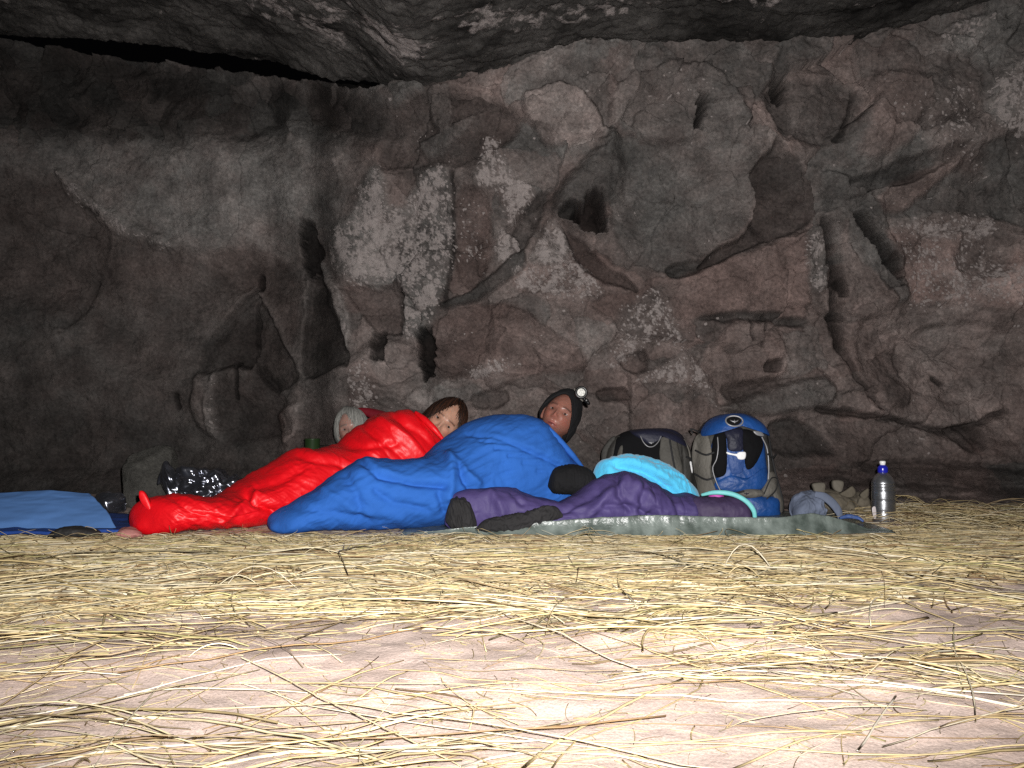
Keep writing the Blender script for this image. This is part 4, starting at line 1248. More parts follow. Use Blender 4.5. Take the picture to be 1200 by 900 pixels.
bp = empty('rucksack', tuple(at(870, 600, 4.15) * [1, 1, 0]), 'large blue and grey rucksack standing upright by the rock wall', 'rucksack', 'rucksacks against the rock wall')
DB = 4.02
V, Fc, sf = pack_body(870, DB, [(606, 50, 874), (590, 52, 873), (565, 49, 868), (540, 46, 865), (520, 43, 865), (508, 41, 866), (498, 35, 866), (490, 24, 866), (485, 10, 866)], .13)
mk('main_body', V, Fc, M_GREYD, bp)
panels(bp, DB, sf, [
    ('front_panel', M_PBLUE, .012, [(840, 512), (868, 504), (894, 512), (899, 540), (900, 568), (880, 576), (848, 576), (838, 560), (834, 535)]),
    ('side_pocket', M_GREY, .018, [(821, 512), (831, 509), (835, 530), (834, 556), (842, 584), (838, 596), (825, 592), (819, 560), (816, 532)]),
    ('side_pocket', M_GREY, .016, [(901, 554), (914, 556), (920, 578), (924, 600), (912, 600), (906, 580), (896, 578), (898, 564)]),
    ('mesh_panel', M_BLACKP, .030, [(838, 511), (850, 505), (852, 530), (851, 554), (845, 560), (837, 558), (834, 538)]),
    ('mesh_panel', M_BLACKP, .030, [(872, 503), (889, 508), (896, 520), (890, 537), (881, 550), (873, 551), (870, 535), (868, 515)]),
    ('storm_collar', M_NAVY, .026, [(850, 505), (870, 501), (872, 515), (870, 529), (853, 529), (851, 515)]),
    ('front_pocket', M_PBLUEL, .022, [(852, 530), (870, 530), (872, 548), (868, 556), (856, 556), (852, 545)]),
    ('lower_panel', M_PBLUE, .024, [(838, 567), (853, 556), (876, 559), (898, 547), (900, 568), (876, 578), (846, 578)]),
    ('bottom_pocket', M_PBLUE, .034, [(872, 582), (900, 582), (915, 584), (917, 598), (914, 606), (880, 607), (870, 600)]),
    ('hip_belt', M_GREY, .040, [(862, 576), (876, 572), (892, 574), (896, 580), (880, 584), (866, 582)]),
    ('wing_pocket', M_GREY, .030, [(893, 572), (902, 560), (912, 562), (913, 574), (902, 583), (893, 582)]),
])
V, Fc = pillow([(826, 511), (829, 500), (838, 491), (850, 486), (866, 484), (884, 486), (896, 493), (904, 504), (906, 511), (896, 508), (882, 502), (866, 499), (850, 502), (838, 508)], DB, lambda x, z: sf(x, z) - .02, .05, .05, wr=.003)
lid = mk('lid', V, Fc, M_PBLUE, bp)
lsf = lambda x, z: sf(x, z) - .066
V, Fc = pillow([(849, 493), (853, 489), (859, 488), (865, 490), (867, 494), (863, 498), (857, 499), (851, 497)], DB, lsf, .006, .01)
bd = mk('badge', V, Fc, M_BLACKP, lid)
a_ = np.linspace(0, 2 * math.pi, 26)
q = np.array([at(858 + 9.6 * math.cos(t), 493.5 + 6.0 * math.sin(t), DB) for t in a_]); q[:, 1] = lsf(q[:, 0], q[:, 2]) - .006
V, Fc = tube(q, .0042, 60, 8); mk('badge_ring', V, Fc, M_SILV, bd)
def bird(D, surf, cu, cv, s, off):
    pts = [(-7, -2), (-3.5, -.6), (-1.2, -.4), (0, -2.4), (1.2, -.4), (3.5, -.6), (7, -2), (4, 1.2), (1.6, 1.6), (0, 3.6), (-1.6, 1.6), (-4, 1.2)]
    return pillow([(cu + x * s, cv + y * s) for x, y in pts], D, lambda x, z: surf(x, z) - off, .002, .004, K=3, smooth=False)
V, Fc = bird(DB, lsf, 858, 493.5, .75, .007); mk('bird_emblem', V, Fc, M_SILV, bd)
V, Fc = bird(DB, sf, 872, 577.5, .5, .042); mk('bird_emblem', V, Fc, M_NAVY, bp)
panels(bp, DB, lambda x, z: sf(x, z) - .024, [('reflective_tape', M_REFL, .004, [(850, 529.5), (855, 531), (862, 531.5), (865, 529.5), (872, 530), (871, 537.5), (864, 538), (861, 534.5), (855, 533), (851, 532)])])
cord(bp, 'piping', M_SILV, DB, sf, [(893, 512), (899, 525), (901, 545), (900, 562)], .0032, .018)
cord(bp, 'piping', M_SILV, DB, sf, [(840, 512), (840, 525), (838, 538), (834, 548), (837, 562), (844, 578)], .0028, .034)
cord(bp, 'compression_strap', M_STRAP, DB, lambda x, z: sf(x, z), [(905, 510), (910, 530), (914, 556), (920, 585), (925, 602)], .005, .012, .5)
for q_ in ([(818, 528), (827, 533), (836, 530)], [(817, 556), (828, 562), (838, 558)], [(899, 532), (907, 536), (915, 533)], [(842, 574), (858, 577), (870, 575)]):
    cord(bp, 'webbing_strap', M_STRAP, DB, sf, q_, .005, .03, .4)
cord(bp, 'webbing_loop', M_STRAP, DB, sf, [(893, 578), (903, 560), (912, 562), (908, 574), (896, 584)], .003, .034)
cord(bp, 'haul_loop', M_STRAP, DB, sf, [(830, 509), (822, 504), (817, 503), (820, 508)], .004, -.05)
V, Fc = pillow([(882, 505), (892, 506), (895, 511), (886, 510)], DB, lambda x, z: sf(x, z) - .03, .005, .01); mk('buckle', V, Fc, M_SILV, bp)

gp = empty('rucksack', tuple(at(765, 595, 4.3) * [1, 1, 0]), 'black and grey rucksack standing behind the turquoise lining', 'rucksack', 'rucksacks against the rock wall')
DG = 4.18
V, Fc, sg = pack_body(764, DG, [(602, 52), (570, 54), (545, 53), (528, 50), (518, 44), (510, 36), (505, 22), (503, 8)], .12)
mk('main_body', V, Fc, M_GREYD, gp)
panels(gp, DG, sg, [
    ('back_panel', M_BLACKP, .020, [(717, 540), (722, 520), (733, 507), (756, 504), (777, 510), (780, 530), (778, 556), (740, 560), (718, 556)]),
    ('shoulder_strap', M_GREYM, .030, [(775, 511), (784, 507), (793, 510), (797, 530), (801, 556), (788, 556), (776, 548), (771, 534)]),
    ('side_pocket', M_GREYD, .012, [(708, 528), (718, 514), (724, 512), (722, 524), (718, 538), (708, 542)]),
    ('side_pocket', M_GREYD, .022, [(801, 520), (808, 528), (814, 556), (813, 580), (803, 575), (800, 545)]),
    ('shoulder_strap', M_GREYM, .022, [(727, 522), (731, 520), (730, 534), (727, 545), (723, 545), (723, 534)]),
])
V, Fc = pillow([(740, 506), (750, 503), (765, 502), (785, 502), (798, 506), (806, 514), (808, 524), (800, 520), (790, 511), (777, 509), (768, 518), (760, 521), (752, 516)], DG, lambda x, z: sg(x, z) - .012, .026, .04)
lid = mk('lid', V, Fc, M_NAVY, gp)
cord(lid, 'emblem_arc', M_SILV, DG, sg, [(750, 511), (753, 518), (758, 523), (764, 523), (770, 518), (774, 511)], .0026, .044)
V, Fc = bird(DG, sg, 762, 518.5, .55, .046); mk('bird_emblem', V, Fc, M_SILV, lid)
panels(gp, DG, lambda x, z: sg(x, z) - .03, [('reflective_tape', M_REFL, .004, [(808.6, 542), (811, 542), (813, 553), (810.8, 553.5)])])
for q_ in ([(784, 509), (786, 530), (790, 552)], [(803, 535), (810, 538), (813, 545)]):
    cord(gp, 'webbing_strap', M_STRAP, DG, sg, q_, .005, .034, .4)
cord(gp, 'piping', M_GREY, DG, sg, [(804, 515), (808, 526), (810, 538)], .004, .02)

# ------------------------------------------------------------------ small gear at the right
cp = empty('sun_hat', tuple(at(955, 605, 4.0) * [1, 1, 0]), 'crumpled blue-grey cloth hat with a looped strap beside the blue rucksack', 'hat')
V, Fc = bag_loft([(929, 605, 3.92, .02), (931, 592, 3.92, .05), (938, 580, 3.93, .08), (948, 575, 3.94, .09), (958, 577, 3.95, .09), (965, 588, 3.95, .07), (968, 600, 3.95, .02)], 120, 80,
                 disp=lambda V, N, s, q, th: .020 * ridged(s * 11, q * 8, 92, 3) + .010 * fbm(s * 22, q * 20, 93, 3))
mk('crown', V, Fc, M_BGREY, cp)
V, Fc = tube([at(955, 579, 3.86), at(966, 582, 3.84), at(976, 590, 3.83), at(983, 600, 3.83), at(985, 609, 3.84)], [.014, .020, .021, .019, .010], 50, 16, .45)
mk('strap', V, Fc, M_BGREY, cp)
cord2 = tube([at(984, 607, 3.72), at(995, 605, 3.70), at(1006, 607, 3.69), at(1012, 611, 3.68)], [.006, .010, .009, .005], 24, 10, .5)

kh = empty('canvas_bag', tuple(at(985, 600, 4.25) * [1, 1, 0]), 'low khaki canvas bag with two stubby upright tabs behind the blue-grey hat', 'bag')
V, Fc = bag_loft([(948, 596, 4.2, .03), (953, 583, 4.2, .07), (962, 574, 4.2, .1), (975, 573, 4.2, .11), (990, 579, 4.2, .11), (1000, 576, 4.2, .11), (1010, 578, 4.2, .10), (1018, 590, 4.2, .07), (1022, 603, 4.2, .02)], 140, 80,
                 disp=lambda V, N, s, q, th: .009 * ridged(s * 8, q * 9, 96, 3) + .004 * fbm(s * 30, q * 30, 97, 2) + fold(V, N, [(1000, 578), (1006, 592), (1012, 606)], 3, -.022) + fold(V, N, [(965, 580), (990, 598)], 4, .010))
mk('body', V, Fc, M_KHAKI, kh)
M_KHL = mat('pale_canvas_tab', (.14, .125, .10), .8, .4, 60, .2)
for pts in ([(953, 567), (966, 566), (967, 574), (965, 584), (956, 584), (954, 575)], [(977, 563), (988, 564), (988, 572), (985, 577), (979, 575), (976, 570)]):
    V, Fc = pillow(pts, 4.13, thick=.012, back=.03, wr=.001); mk('tab', V, Fc, M_KHL, kh)
V, Fc = pillow([(984, 579), (992, 574), (999, 570), (1003, 577), (998, 583), (988, 582)], 4.12, thick=.008, back=.012); mk('flap', V, Fc, M_KHAKI, kh)
V, Fc = pillow([(1008, 580), (1014, 574), (1018, 573), (1017, 582), (1012, 585)], 4.11, thick=.008, back=.012); mk('flap', V, Fc, M_KHAKI, kh)
tag(mk('strap', *cord2, M_PBLUEL), 'flat blue strap lying on the tarp between the cloth hat and the bottle', 'strap')

# bottle
bc = at(1036, 612, 3.78); bc[2] = .0
bt = empty('water_bottle', tuple(bc), 'shiny grey ribbed water bottle with blue cap and white spout', 'bottle')
m, nt, b = newmat('clear_plastic')
b.inputs['Base Color'].default_value = (.36, .37, .39, 1); b.inputs['Roughness'].default_value = .30
b.inputs['Transmission Weight'].default_value = .3; b.inputs['IOR'].default_value = 1.33; b.inputs['Metallic'].default_value = .85
b.inputs['Coat Weight'].default_value = 1; b.inputs['Coat Roughness'].default_value = .12
add_bump(nt, b, 40, .25, .004, 3)
prof = [(.001, .002), (.030, .002), (.036, .008), (.038, .02), (.0385, .05), (.0370, .055), (.0385, .06), (.0390, .10), (.0375, .104), (.039, .108), (.0392, .14), (.0378, .146), (.0392, .152),
        (.0375, .158), (.0392, .164), (.0375, .170), (.0385, .178), (.036, .190), (.030, .205), (.022, .216), (.0145, .224), (.0135, .232), (.001, .233)]
pr = [(r_ * 1.33, z_ * 1.05) for r_, z_ in prof]
PR, _ = crom3(np.array([(a, 0, b_) for a, b_ in pr]), 150); PR = np.stack([np.maximum(PR[:, 0], .0008), PR[:, 2]], 1)
V, Fc = lathe(PR, bc, 64); mk('bottle_body', V, Fc, m, bt)
V, Fc = lathe([(.001, .236), (.0215, .236), (.0225, .240), (.0225, .256), (.021, .262), (.014, .268), (.013, .271), (.001, .271)], bc, 48)
M_CAP = mat('blue_cap_plastic', (.012, .016, .34), .25, 0, var=.05)
mk('cap', V, Fc, M_CAP, bt)
V, Fc = lathe([(.001, .268), (.0115, .268), (.0115, .276), (.0135, .279), (.0135, .287), (.011, .290), (.001, .290)], bc, 40)
mk('spout', V, Fc, mat('white_plastic', (.8, .8, .78), .35), bt)
V, Fc = pillow([(1022, 596), (1026, 594), (1027, 606), (1024, 607)], 3.735, thick=.002, back=.003); mk('label', V, Fc, mat('pale_label', (.55, .50, .50), .5), bt)

# ------------------------------------------------------------------ tarp
TU = [470, 545, 600, 650, 700, 770, 830, 880, 915, 935, 952, 975, 1000, 1020, 1036, 1046]
TV = [627, 619, 613, 611, 607, 604, 606, 607, 607, 604, 602, 606, 614, 621, 625.5, 627.5]
nsT, ntT = 420, 90
uT = np.linspace(470, 1046, nsT)
vT = np.interp(uT, TU, TV); vT = np.convolve(np.pad(vT, 4, 'edge'), np.ones(9) / 9, 'valid')
Dl = 3.36 + .10 * sst(900, 1046, uT)
lipP = at(uT, vT, Dl)
lipz = np.maximum(lipP[:, 2], .006); xT = lipP[:, 0]
tt = np.linspace(0, 1, ntT)
VT = np.zeros((ntT, nsT, 3))
for k, t in enumerate(tt):
    wv = .006 * fbm(xT * 7, np.full(nsT, 3.0), 111, 3) + .004 * ridged(xT * 16, np.full(nsT, t * .8), 112, 2)
    if t < .35:                                   # front face, from the floor up to the lip
        a = t / .35
        y = Dl - .030 * (1 - a) ** 2 + wv * (.4 + .6 * a)
        z = lipz * a + .003 + .003 * fbm(xT * 22, np.full(nsT, .5), 114, 2) * a
    elif t < .45:
        a = (t - .35) / .10
        y = Dl + .006 * a + wv; z = lipz - .012 * a + .003 * fbm(xT * 22, np.full(nsT, .5), 114, 2)
    else:
        a = (t - .45) / .55
        y = Dl + .006 + a * (.95 - .2 * sst(900, 1046, uT)) + wv
        z = (lipz - .012) * np.exp(-a * 70) + .010 + .006 * fbm(xT * 5, np.full(nsT, a * 5), 113, 3)
    VT[k, :, 0] = xT + (.02 * a if t > .45 else 0); VT[k, :, 1] = y; VT[k, :, 2] = z
VT = VT.reshape(-1, 3); FT = gridfaces(nsT, ntT)
m, nt, b = newmat('woven_tarp')
tc = nt.nodes.new('ShaderNodeTexCoord')
wvn = nt.nodes.new('ShaderNodeTexNoise'); wvn.inputs['Scale'].default_value = 14; wvn.inputs['Detail'].default_value = 8
nt.links.new(tc.outputs['Object'], wvn.inputs[0])
cr = nt.nodes.new('ShaderNodeValToRGB'); cr.color_ramp.elements[0].position = .35; cr.color_ramp.elements[1].position = .68
cr.color_ramp.elements[0].color = (.065, .082, .072, 1); cr.color_ramp.elements[1].color = (.21, .245, .225, 1)
nt.links.new(wvn.outputs[0], cr.inputs[0]); nt.links.new(cr.outputs[0], b.inputs['Base Color'])
b.inputs['Roughness'].default_value = .30
nz, bpn = add_bump(nt, b, 90, .55, .004, 6)
M_TARP = m
to = mk('tarpaulin', VT, FT, M_TARP)
md = to.modifiers.new('thickness', 'SOLIDIFY'); md.thickness = .0015
tag(to, 'grey-green woven groundsheet with its front edge turned up under the purple bag', 'tarpaulin')

# ------------------------------------------------------------------ things at the left
nuM, nvM = 260, 80
uM = np.linspace(-330, 139, nuM)
su = np.linspace(0, 1, nvM)
VM = np.zeros((nvM, nuM, 3))
topv = np.interp(uM, [-330, -200, -60, 0, 60, 105, 139], [590, 583, 581, 580, 577, 580, 580])
endc = sst(100, 140, uM)
for k, s_ in enumerate(su):
    Dm = 3.36 + .22 * s_
    # right end slopes: the mat's short edge runs from (105,580) down to (140,618)
    uu_ = uM - 36 * s_ * endc
    v_ = 624 - (624 - topv) * s_ ** .85
    P = at(uu_, v_, np.full(nuM, Dm))
    P[:, 1] += .012 * fbm(P[:, 0] * 3, np.full(nuM, s_ * 2), 122, 3)
    P[:, 2] += .012 * math.sin(s_ * 3.0) + .006 * fbm(P[:, 0] * 5, np.full(nuM, s_ * 3), 121, 3)
    VM[k] = P
VM[0, :, 2] = np.minimum(VM[0, :, 2], .02)
bm_ = mk('sleeping_mat', VM.reshape(-1, 3), gridfaces(nuM, nvM), M_MAT)
md = bm_.modifiers.new('thickness', 'SOLIDIFY'); md.thickness = .009; md.offset = 1
tag(bm_, 'light blue foam mat propped up at the far left edge', 'sleeping mat', 'foam mats on the left')
nuM, nvM = 160, 30
xM = np.linspace(at(-330, 600, 3.3)[0], at(143, 600, 3.3)[0], nuM); yM = np.linspace(3.27, 3.9, nvM)
XM, YM = np.meshgrid(xM, yM)
ZM = .020 + gz(XM, YM) + .010 * fbm(XM * 4, YM * 4, 131, 3)
bm2 = mk('sleeping_mat', np.stack([XM, YM, ZM], -1).reshape(-1, 3), gridfaces(nuM, nvM), M_MATD)
md = bm2.modifiers.new('thickness', 'SOLIDIFY'); md.thickness = .012; md.offset = 1
tag(bm2, 'dark blue mat lying flat under the propped light blue mat', 'sleeping mat', 'foam mats on the left')
sh = empty('shoe', tuple(at(90, 630, 3.2) * [1, 1, 0]), 'dark shoe lying in front of the blue mats', 'shoe')
V, Fc = bag_loft([(56, 629, 3.22, .02, .01), (62, 623, 3.22, .035, .012), (72, 618, 3.22, .045, .012), (86, 616, 3.22, .048, .012), (100, 618, 3.22, .046, .012), (112, 621, 3.22, .042, .012), (119, 626, 3.22, .02, .012)], 100, 60, disp=lambda V, N, s, q, th: .003 * ridged(s * 20, q * 20, 141, 2))
mk('upper', V, Fc, M_SHOE, sh)
V, Fc = bag_loft([(55, 631, 3.22, .025, 0), (70, 629.5, 3.22, .05, 0), (90, 629.5, 3.22, .052, 0), (110, 629.5, 3.22, .048, 0), (121, 631, 3.22, .02, 0)], 60, 40)
mk('sole', V, Fc, mat('shoe_rubber', (.04, .038, .035), .8), sh)
V, Fc = bag_loft([(134, 629, 3.27, .015), (138, 621, 3.27, .04), (146, 618, 3.28, .05), (156, 619, 3.28, .05), (165, 623, 3.29, .04), (171, 630, 3.3, .015)], 80, 50, disp=lambda V, N, s, q, th: .006 * ridged(s * 18, q * 14, 151, 2))
tag(mk('cloth_bundle', V, Fc, M_PINK), 'small dull pink cloth between the blue mats and the red sleeping bag', 'cloth')


# black plastic bags
def crumple(name, stations, label, seed, zb=0.0, amp=.06):
    def dsp(V, N, s, q, th):
        d = np.zeros(len(V))
        r = np.random.default_rng(seed)
        # folded plastic: sharp creases between flat facets
        for sc_, a_ in ((6, 1.0), (14, .55), (34, .15)):
            g1 = n2(s * sc_ + 5, q * sc_, seed); g2 = n2(s * sc_ * .8 + 9, q * sc_ * 1.1 + 2, seed + 2)
            d = d + a_ * (np.abs(g1) - .8 * np.abs(g2))
        return amp * d
    V, Fc = bag_loft(stations, 150, 110, disp=dsp, zb=zb)
    o = mk(name, V, Fc, M_BIN)
    return tag(o, label, 'plastic bag', 'black plastic bags by the boulder')


m, nt, b = newmat('black_polythene')
b.inputs['Base Color'].default_value = (.20, .21, .25, 1); b.inputs['Roughness'].default_value = .24; b.inputs['Metallic'].default_value = .9
b.inputs['Specular IOR Level'].default_value = 1.0
b.inputs['Coat Weight'].default_value = .6; b.inputs['Coat Roughness'].default_value = .10
add_bump(nt, b, 8, .7, .05, 2)
M_BIN = m
crumple('plastic_bag', [(184, 556, 4.3, .02, .1), (188, 540, 4.3, .03, .12), (196, 537, 4.3, .05, .08), (206, 550, 4.3, .07, .02), (222, 548, 4.3, .10), (238, 544, 4.3, .12), (252, 547, 4.32, .12), (268, 556, 4.34, .11), (290, 560, 4.4, .09), (312, 557, 4.45, .06), (330, 566, 4.5, .02)],
        'glossy crumpled dark plastic bag behind the red sleeping bag, right of the boulder', 7)
crumple('plastic_bag', [(108, 600, 4.1, .02), (110, 582, 4.1, .05), (118, 576, 4.12, .07), (128, 575, 4.15, .08), (138, 577, 4.2, .07), (144, 590, 4.2, .02)],
        'small black plastic bag between the propped blue mat and the boulder', 13, amp=.02)

# green mug
gc = at(366, 526, 4.86)
mg = empty('mug', tuple(gc - [0, 0, .03]), 'small green mug on the ledge left of the grey-haired sleeper', 'mug')
V, Fc = lathe([(.001, 0), (.042, 0), (.045, .005), (.045, .085), (.047, .089), (.043, .089), (.041, .08), (.040, .01), (.001, .009)], gc - [0, 0, .03], 48)
mk('cup', V, Fc, M_GREEN, mg)
V, Fc = lathe([(.047, .086), (.049, .088), (.049, .091), (.046, .092), (.042, .090)], gc - [0, 0, .03], 48)
mk('rim', V, Fc, M_GREEN, mg)

# ------------------------------------------------------------------ straw
GTX = np.arange(-5, 5.01, .02); GTY = np.arange(.5, 5.5, .02)
GTZ = gz(*np.meshgrid(GTX, GTY))


def gzf(x, y):
    fx = np.clip((np.asarray(x) + 5) / .02, 0, len(GTX) - 2.001); fy = np.clip((np.asarray(y) - .5) / .02, 0, len(GTY) - 2.001)
    i = fx.astype(int); j = fy.astype(int); a = fx - i; b_ = fy - j
    return (GTZ[j, i] * (1 - a) + GTZ[j, i + 1] * a) * (1 - b_) + (GTZ[j + 1, i] * (1 - a) + GTZ[j + 1, i + 1] * a) * b_


_gx, _gy = np.meshgrid(GTX, GTY)
DNT = n2(_gx * 1.3, _gy * 2.4, 900) + .6 * n2(_gx * 3.6, _gy * 6.5, 901)
DIR = .35 * n2(_gx * 1.1, _gy * 2.0, 911) + .25 * n2(_gx * 4, _gy * 7, 912)


def straws():
    r = np.random.default_rng(5)
    Vs, Cs = [], []
    S = 9; NR = 4
    def add(x, y, z0, ang, L, w, bend, lift, tone_, arch=0.0, kink=0.0, flat=.45):
        t = np.linspace(-.5, .5, S)
        h = ang + bend * t * 2 + kink * np.sign(t) * (np.abs(t) > .12)
        dx = np.cos(h); dy = np.sin(h)
        px = x + np.r_[0, np.cumsum((dx[1:] + dx[:-1]) / 2)] * L / (S - 1); px -= px[S // 2] - x
        py = y + np.r_[0, np.cumsum((dy[1:] + dy[:-1]) / 2)] * L / (S - 1); py -= py[S // 2] - y
        g0 = gzf(px, py)
        pz = np.maximum(g0 + z0 + lift * t + arch * (1 - (2 * t) ** 2), g0 + .0012)
        P = np.stack([px, py, pz], 1)
        T = np.gradient(P, axis=0); T /= np.linalg.norm(T, axis=1, keepdims=True)
        A = np.cross(T, [0, 0, 1.0]); A /= np.linalg.norm(A, axis=1, keepdims=True) + 1e-9
        B = np.cross(A, T)
        tw = r.uniform(0, 3.1) + r.normal() * .8 * t
        A2 = A * np.cos(tw)[:, None] + B * np.sin(tw)[:, None]; B2 = np.cross(A2, T)
        ww = w * (1 - .55 * np.clip(np.abs(t) * 2 - .3, 0, 1) * r.random())
        th = np.arange(NR) * 2 * math.pi / NR
        V = P[:, None] + ww[:, None, None] * (np.cos(th)[None, :, None] * A2[:, None] + flat * np.sin(th)[None, :, None] * B2[:, None])
        Vs.append(V.reshape(-1, 3)); Cs.append(np.tile(tone_, (S * NR, 1)))
    pal = np.array([(.49, .40, .24), (.45, .36, .20), (.53, .46, .32), (.57, .52, .43), (.35, .265, .165), (.25, .165, .09), (.43, .39, .20), (.60, .54, .40)])
    pw = np.array([.22, .2, .17, .1, .12, .07, .06, .06])
    def colour():
        c = pal[r.choice(len(pal), p=pw)]
        return c * (r.uniform(.70, 1.25) if r.random() < .86 else r.uniform(.35, .65)) * 1.08 * np.array([1.03, 1.0, .90])
    def dens(x, y):
        n = DNT[int((y - .5) / .02), int(np.clip((x + 5) / .02, 0, 499))]
        base = np.interp(y, [.9, 1.2, 1.5, 1.8, 2.1, 2.5, 2.9, 3.3, 3.8, 4.6], [.03, .04, .07, .12, .18, .27, .44, .70, .82, .62])
        # a thicker drift on the right foreground and one on the left
        if .35 < x < 1.6 and 1.25 < y < 1.75: base += .42 * math.exp(-((y - 1.48 - .05 * x) / .12) ** 2)
        if x < -.3 and 1.4 < y < 2.2: base += .12
        return np.clip(base + .55 * n * (.62 + .28 * (y < 2.9)), 0.012, 1)
    cnt = 0; tries = 0
    while cnt < 9500 and tries < 200000:
        tries += 1
        y = r.uniform(.95, 4.5) if r.random() < .30 else r.uniform(1.9, 3.5)
        x = r.uniform(-.72, .72) * y + r.normal() * .05
        if r.random() > dens(x, y): continue
        if y > 3.28 and -3 < x < at(1040, 600, y)[0]: continue
        near = y < 2.0
        ang = r.normal() * (.24 if r.random() < (.42 if y < 2.6 else .5) else .8) + (.12 if x < 0 else -.05) + 1.3 * DIR[int((y - .5) / .02), int(np.clip((x + 5) / .02, 0, 499))]
        L = r.uniform(.10, .65) * (1.3 if r.random() < .25 else .8)
        w = (r.uniform(.0010, .0026) if y > 1.8 else r.uniform(.0007, .0017)) * (1.7 if r.random() < (.20 if y < 1.9 else .08) else 1)
        zt = float(np.interp(y, [2.3, 2.8, 3.3], [.042, .018, .005])) * dens(x, y) ** 1.4 * r.random() if y > 1.9 else .012 * r.random() ** 2
        add(x, y, zt + .001, ang, L, w, r.normal() * .24, r.normal() * (.012 if y < 2.7 else .004), colour(), abs(r.normal()) * (.003 if y > 2.8 else .007 if r.random() < .9 else .018), r.normal() * .35 * (r.random() < .2))
        cnt += 1
    # short chaff
    for i in range(9000):
        y = r.uniform(1.0, 3.6); x = r.uniform(-.7, .7) * y
        if r.random() > .25 + .6 * dens(x, y): continue
        add(x, y, .001 + .008 * r.random() * dens(x, y), r.uniform(0, 3.14), r.uniform(.015, .09), r.uniform(.0006, .0014), r.normal() * .3, 0, colour() * .9)
    # straws standing off the pile, close to the bags
    for i in range(170):
        y = r.uniform(3.0, 3.27); x = r.uniform(-.64, .5) * y
        add(x, y, .01, r.normal() * .9, r.uniform(.08, .28), r.uniform(.0008, .0016), r.normal() * .8, r.normal() * .05, colour(), abs(r.normal()) * .012)
    # tufts pushed up against the sleeping bags
    for k in range(14):
        cx_ = r.uniform(-1.75, -.05); cy_ = 3.16 + .06 * r.random()
        for i in range(12):
            add(cx_ + r.normal() * .05, cy_ + r.normal() * .02, .004 + .008 * r.random(), r.normal() * .5, r.uniform(.08, .3), r.uniform(.0009, .0019), r.normal() * .6, r.normal() * .015, colour(), abs(r.normal()) * .010)
    # straw on the slope at the foot of the wall, right
    for i in range(900):
        y = r.uniform(3.4, 4.35); x = r.uniform(at(1030, 600, 3.7)[0], 3.2)
        add(x, y, .004 + .03 * r.random(), r.normal() * .5, r.uniform(.1, .4), r.uniform(.0009, .0018), r.normal() * .6, r.normal() * .03, colour(), abs(r.normal()) * .02)
    # leading long stalks of the foreground
    def ground_at(u, v):
        dx, dy, dz = ray(u, v); k = -CAMH / dz
        return dx * k, dy * k
    def stalk(pts, w, c, z=.006):
        G = np.array([ground_at(*q) for q in pts]); P, _ = crom3(np.c_[G, np.zeros(len(G))], S * 1)
        P[:, 2] = gzf(P[:, 0], P[:, 1]) + z
        T = np.gradient(P, axis=0); T /= np.linalg.norm(T, axis=1, keepdims=True)
        A = np.cross(T, [0, 0, 1.0]); A /= np.linalg.norm(A, axis=1, keepdims=True); B = np.cross(A, T)
        th = np.arange(NR) * 2 * math.pi / NR
        V = P[:, None] + w * (np.cos(th)[None, :, None] * A[:, None] + .5 * np.sin(th)[None, :, None] * B[:, None])
        Vs.append(V.reshape(-1, 3)); Cs.append(np.tile(np.array(c), (S * NR, 1)))
    pale = (.62, .56, .46); yel = (.50, .40, .22)
    for pts, w, c in (([(20, 908), (150, 880), (300, 872), (480, 884), (640, 868)], .0032, pale), ([(600, 812), (740, 818), (900, 824), (1010, 826)], .0030, pale),
                      ([(0, 845), (120, 828), (260, 795), (400, 775)], .0024, pale), ([(0, 795), (150, 792), (290, 800)], .0022, yel), ([(560, 905), (680, 880), (850, 868), (1010, 862)], .0030, yel),
                      ([(855, 905), (920, 880), (1000, 862), (1100, 850)], .0026, yel), ([(0, 738), (140, 735), (240, 742)], .0022, yel), ([(610, 905), (650, 872), (715, 838), (770, 812), (800, 800)], .0034, yel),
                      ([(700, 800), (850, 786), (1000, 800), (1210, 838)], .0032, pale), ([(730, 788), (900, 800), (1060, 812), (1210, 822)], .0030, pale), ([(900, 755), (1050, 778), (1210, 775)], .0026, pale),
                      ([(1005, 885), (1030, 850), (1050, 820)], .002, pale), ([(600, 735), (700, 705), (840, 665), (960, 700)], .0026, yel), ([(200, 700), (330, 672), (430, 640)], .0024, yel),
                      ([(640, 870), (820, 872), (1000, 890), (1210, 884)], .0026, yel), ([(540, 905), (620, 884), (760, 890), (830, 905)], .003, pale)):
        stalk(pts, w, c)
        for k in range(1):
            o = r.normal(size=(len(pts), 2)) * [10, 5] + r.normal(size=2) * [25, 9]
            stalk([(a + o[i][0], min(b_ + o[i][1], 915)) for i, (a, b_) in enumerate(pts)], w * r.uniform(.3, .6), colour(), .004)
    n = len(Vs)
    base = gridfaces(NR, S, True)
    Fq = (base[None] + (np.arange(n) * S * NR)[:, None, None]).reshape(-1, 4)
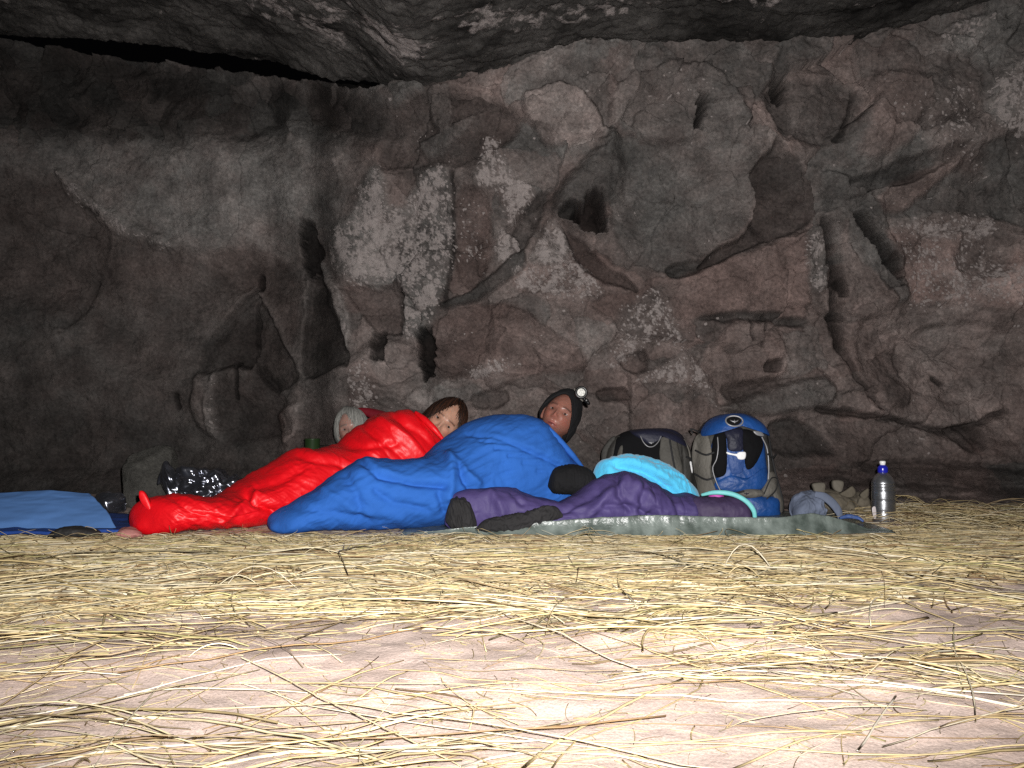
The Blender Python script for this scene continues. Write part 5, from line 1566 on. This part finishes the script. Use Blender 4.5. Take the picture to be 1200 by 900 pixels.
    caps = np.array([[0, 1, 2, 3], [(S - 1) * NR, (S - 1) * NR + 1, (S - 1) * NR + 2, (S - 1) * NR + 3]])
    Fq = np.concatenate([Fq, (caps[None] + (np.arange(n) * S * NR)[:, None, None]).reshape(-1, 4)])
    return np.concatenate(Vs), Fq, np.concatenate(Cs)


Vx, Fx, Cx = straws()
M_STRAW = mat('dry_straw', (1, 1, 1), .5, 0, var=.22, vscale=30, attr='col', spec=.4)
tag(mk('straw', Vx, Fx, M_STRAW, cols=Cx, smooth=True), 'loose dry yellow straw strewn over the sandy floor', kind='stuff')

# ------------------------------------------------------------------ light, world, camera
w = bpy.data.worlds.new('World'); SC.world = w; w.use_nodes = True
nt = w.node_tree; bg = nt.nodes['Background']
sky = nt.nodes.new('ShaderNodeTexSky'); sky.sky_type = 'NISHITA'; sky.sun_disc = False
sky.sun_elevation = math.radians(-4); sky.sun_rotation = math.radians(180)
nt.links.new(sky.outputs[0], bg.inputs[0]); bg.inputs[1].default_value = .05

L = bpy.data.lights.new('camera_flash', 'SPOT')          # the camera's own flash, just above and right of the lens
L.energy = 800; L.spot_size = math.radians(89); L.spot_blend = 1; L.shadow_soft_size = .014
L.color = (1.0, .975, .955)
lo = bpy.data.objects.new('camera_flash', L); COL.objects.link(lo)
lo.location = (.055, -.01, CAMH + .075); lo.rotation_euler = (math.radians(99.8), 0, 0)
lo.scale = (2.1, 1, 1)

cam = bpy.data.cameras.new('camera'); co = bpy.data.objects.new('camera', cam); COL.objects.link(co)
cam.sensor_width = 36; cam.lens = 36 * F / 1200; cam.clip_start = .02; cam.clip_end = 200
co.location = (0, 0, CAMH); co.rotation_euler = (math.pi / 2 + TH, 0, 0)
SC.camera = co

SC.view_settings.view_transform = 'Standard'; SC.view_settings.look = 'None'
SC.view_settings.exposure = 0; SC.view_settings.gamma = 1
SC.render.engine = 'CYCLES'
SC.cycles.use_denoising = False; SC.cycles.max_bounces = 6; SC.cycles.diffuse_bounces = 3
SC.cycles.sample_clamp_indirect = 1.5
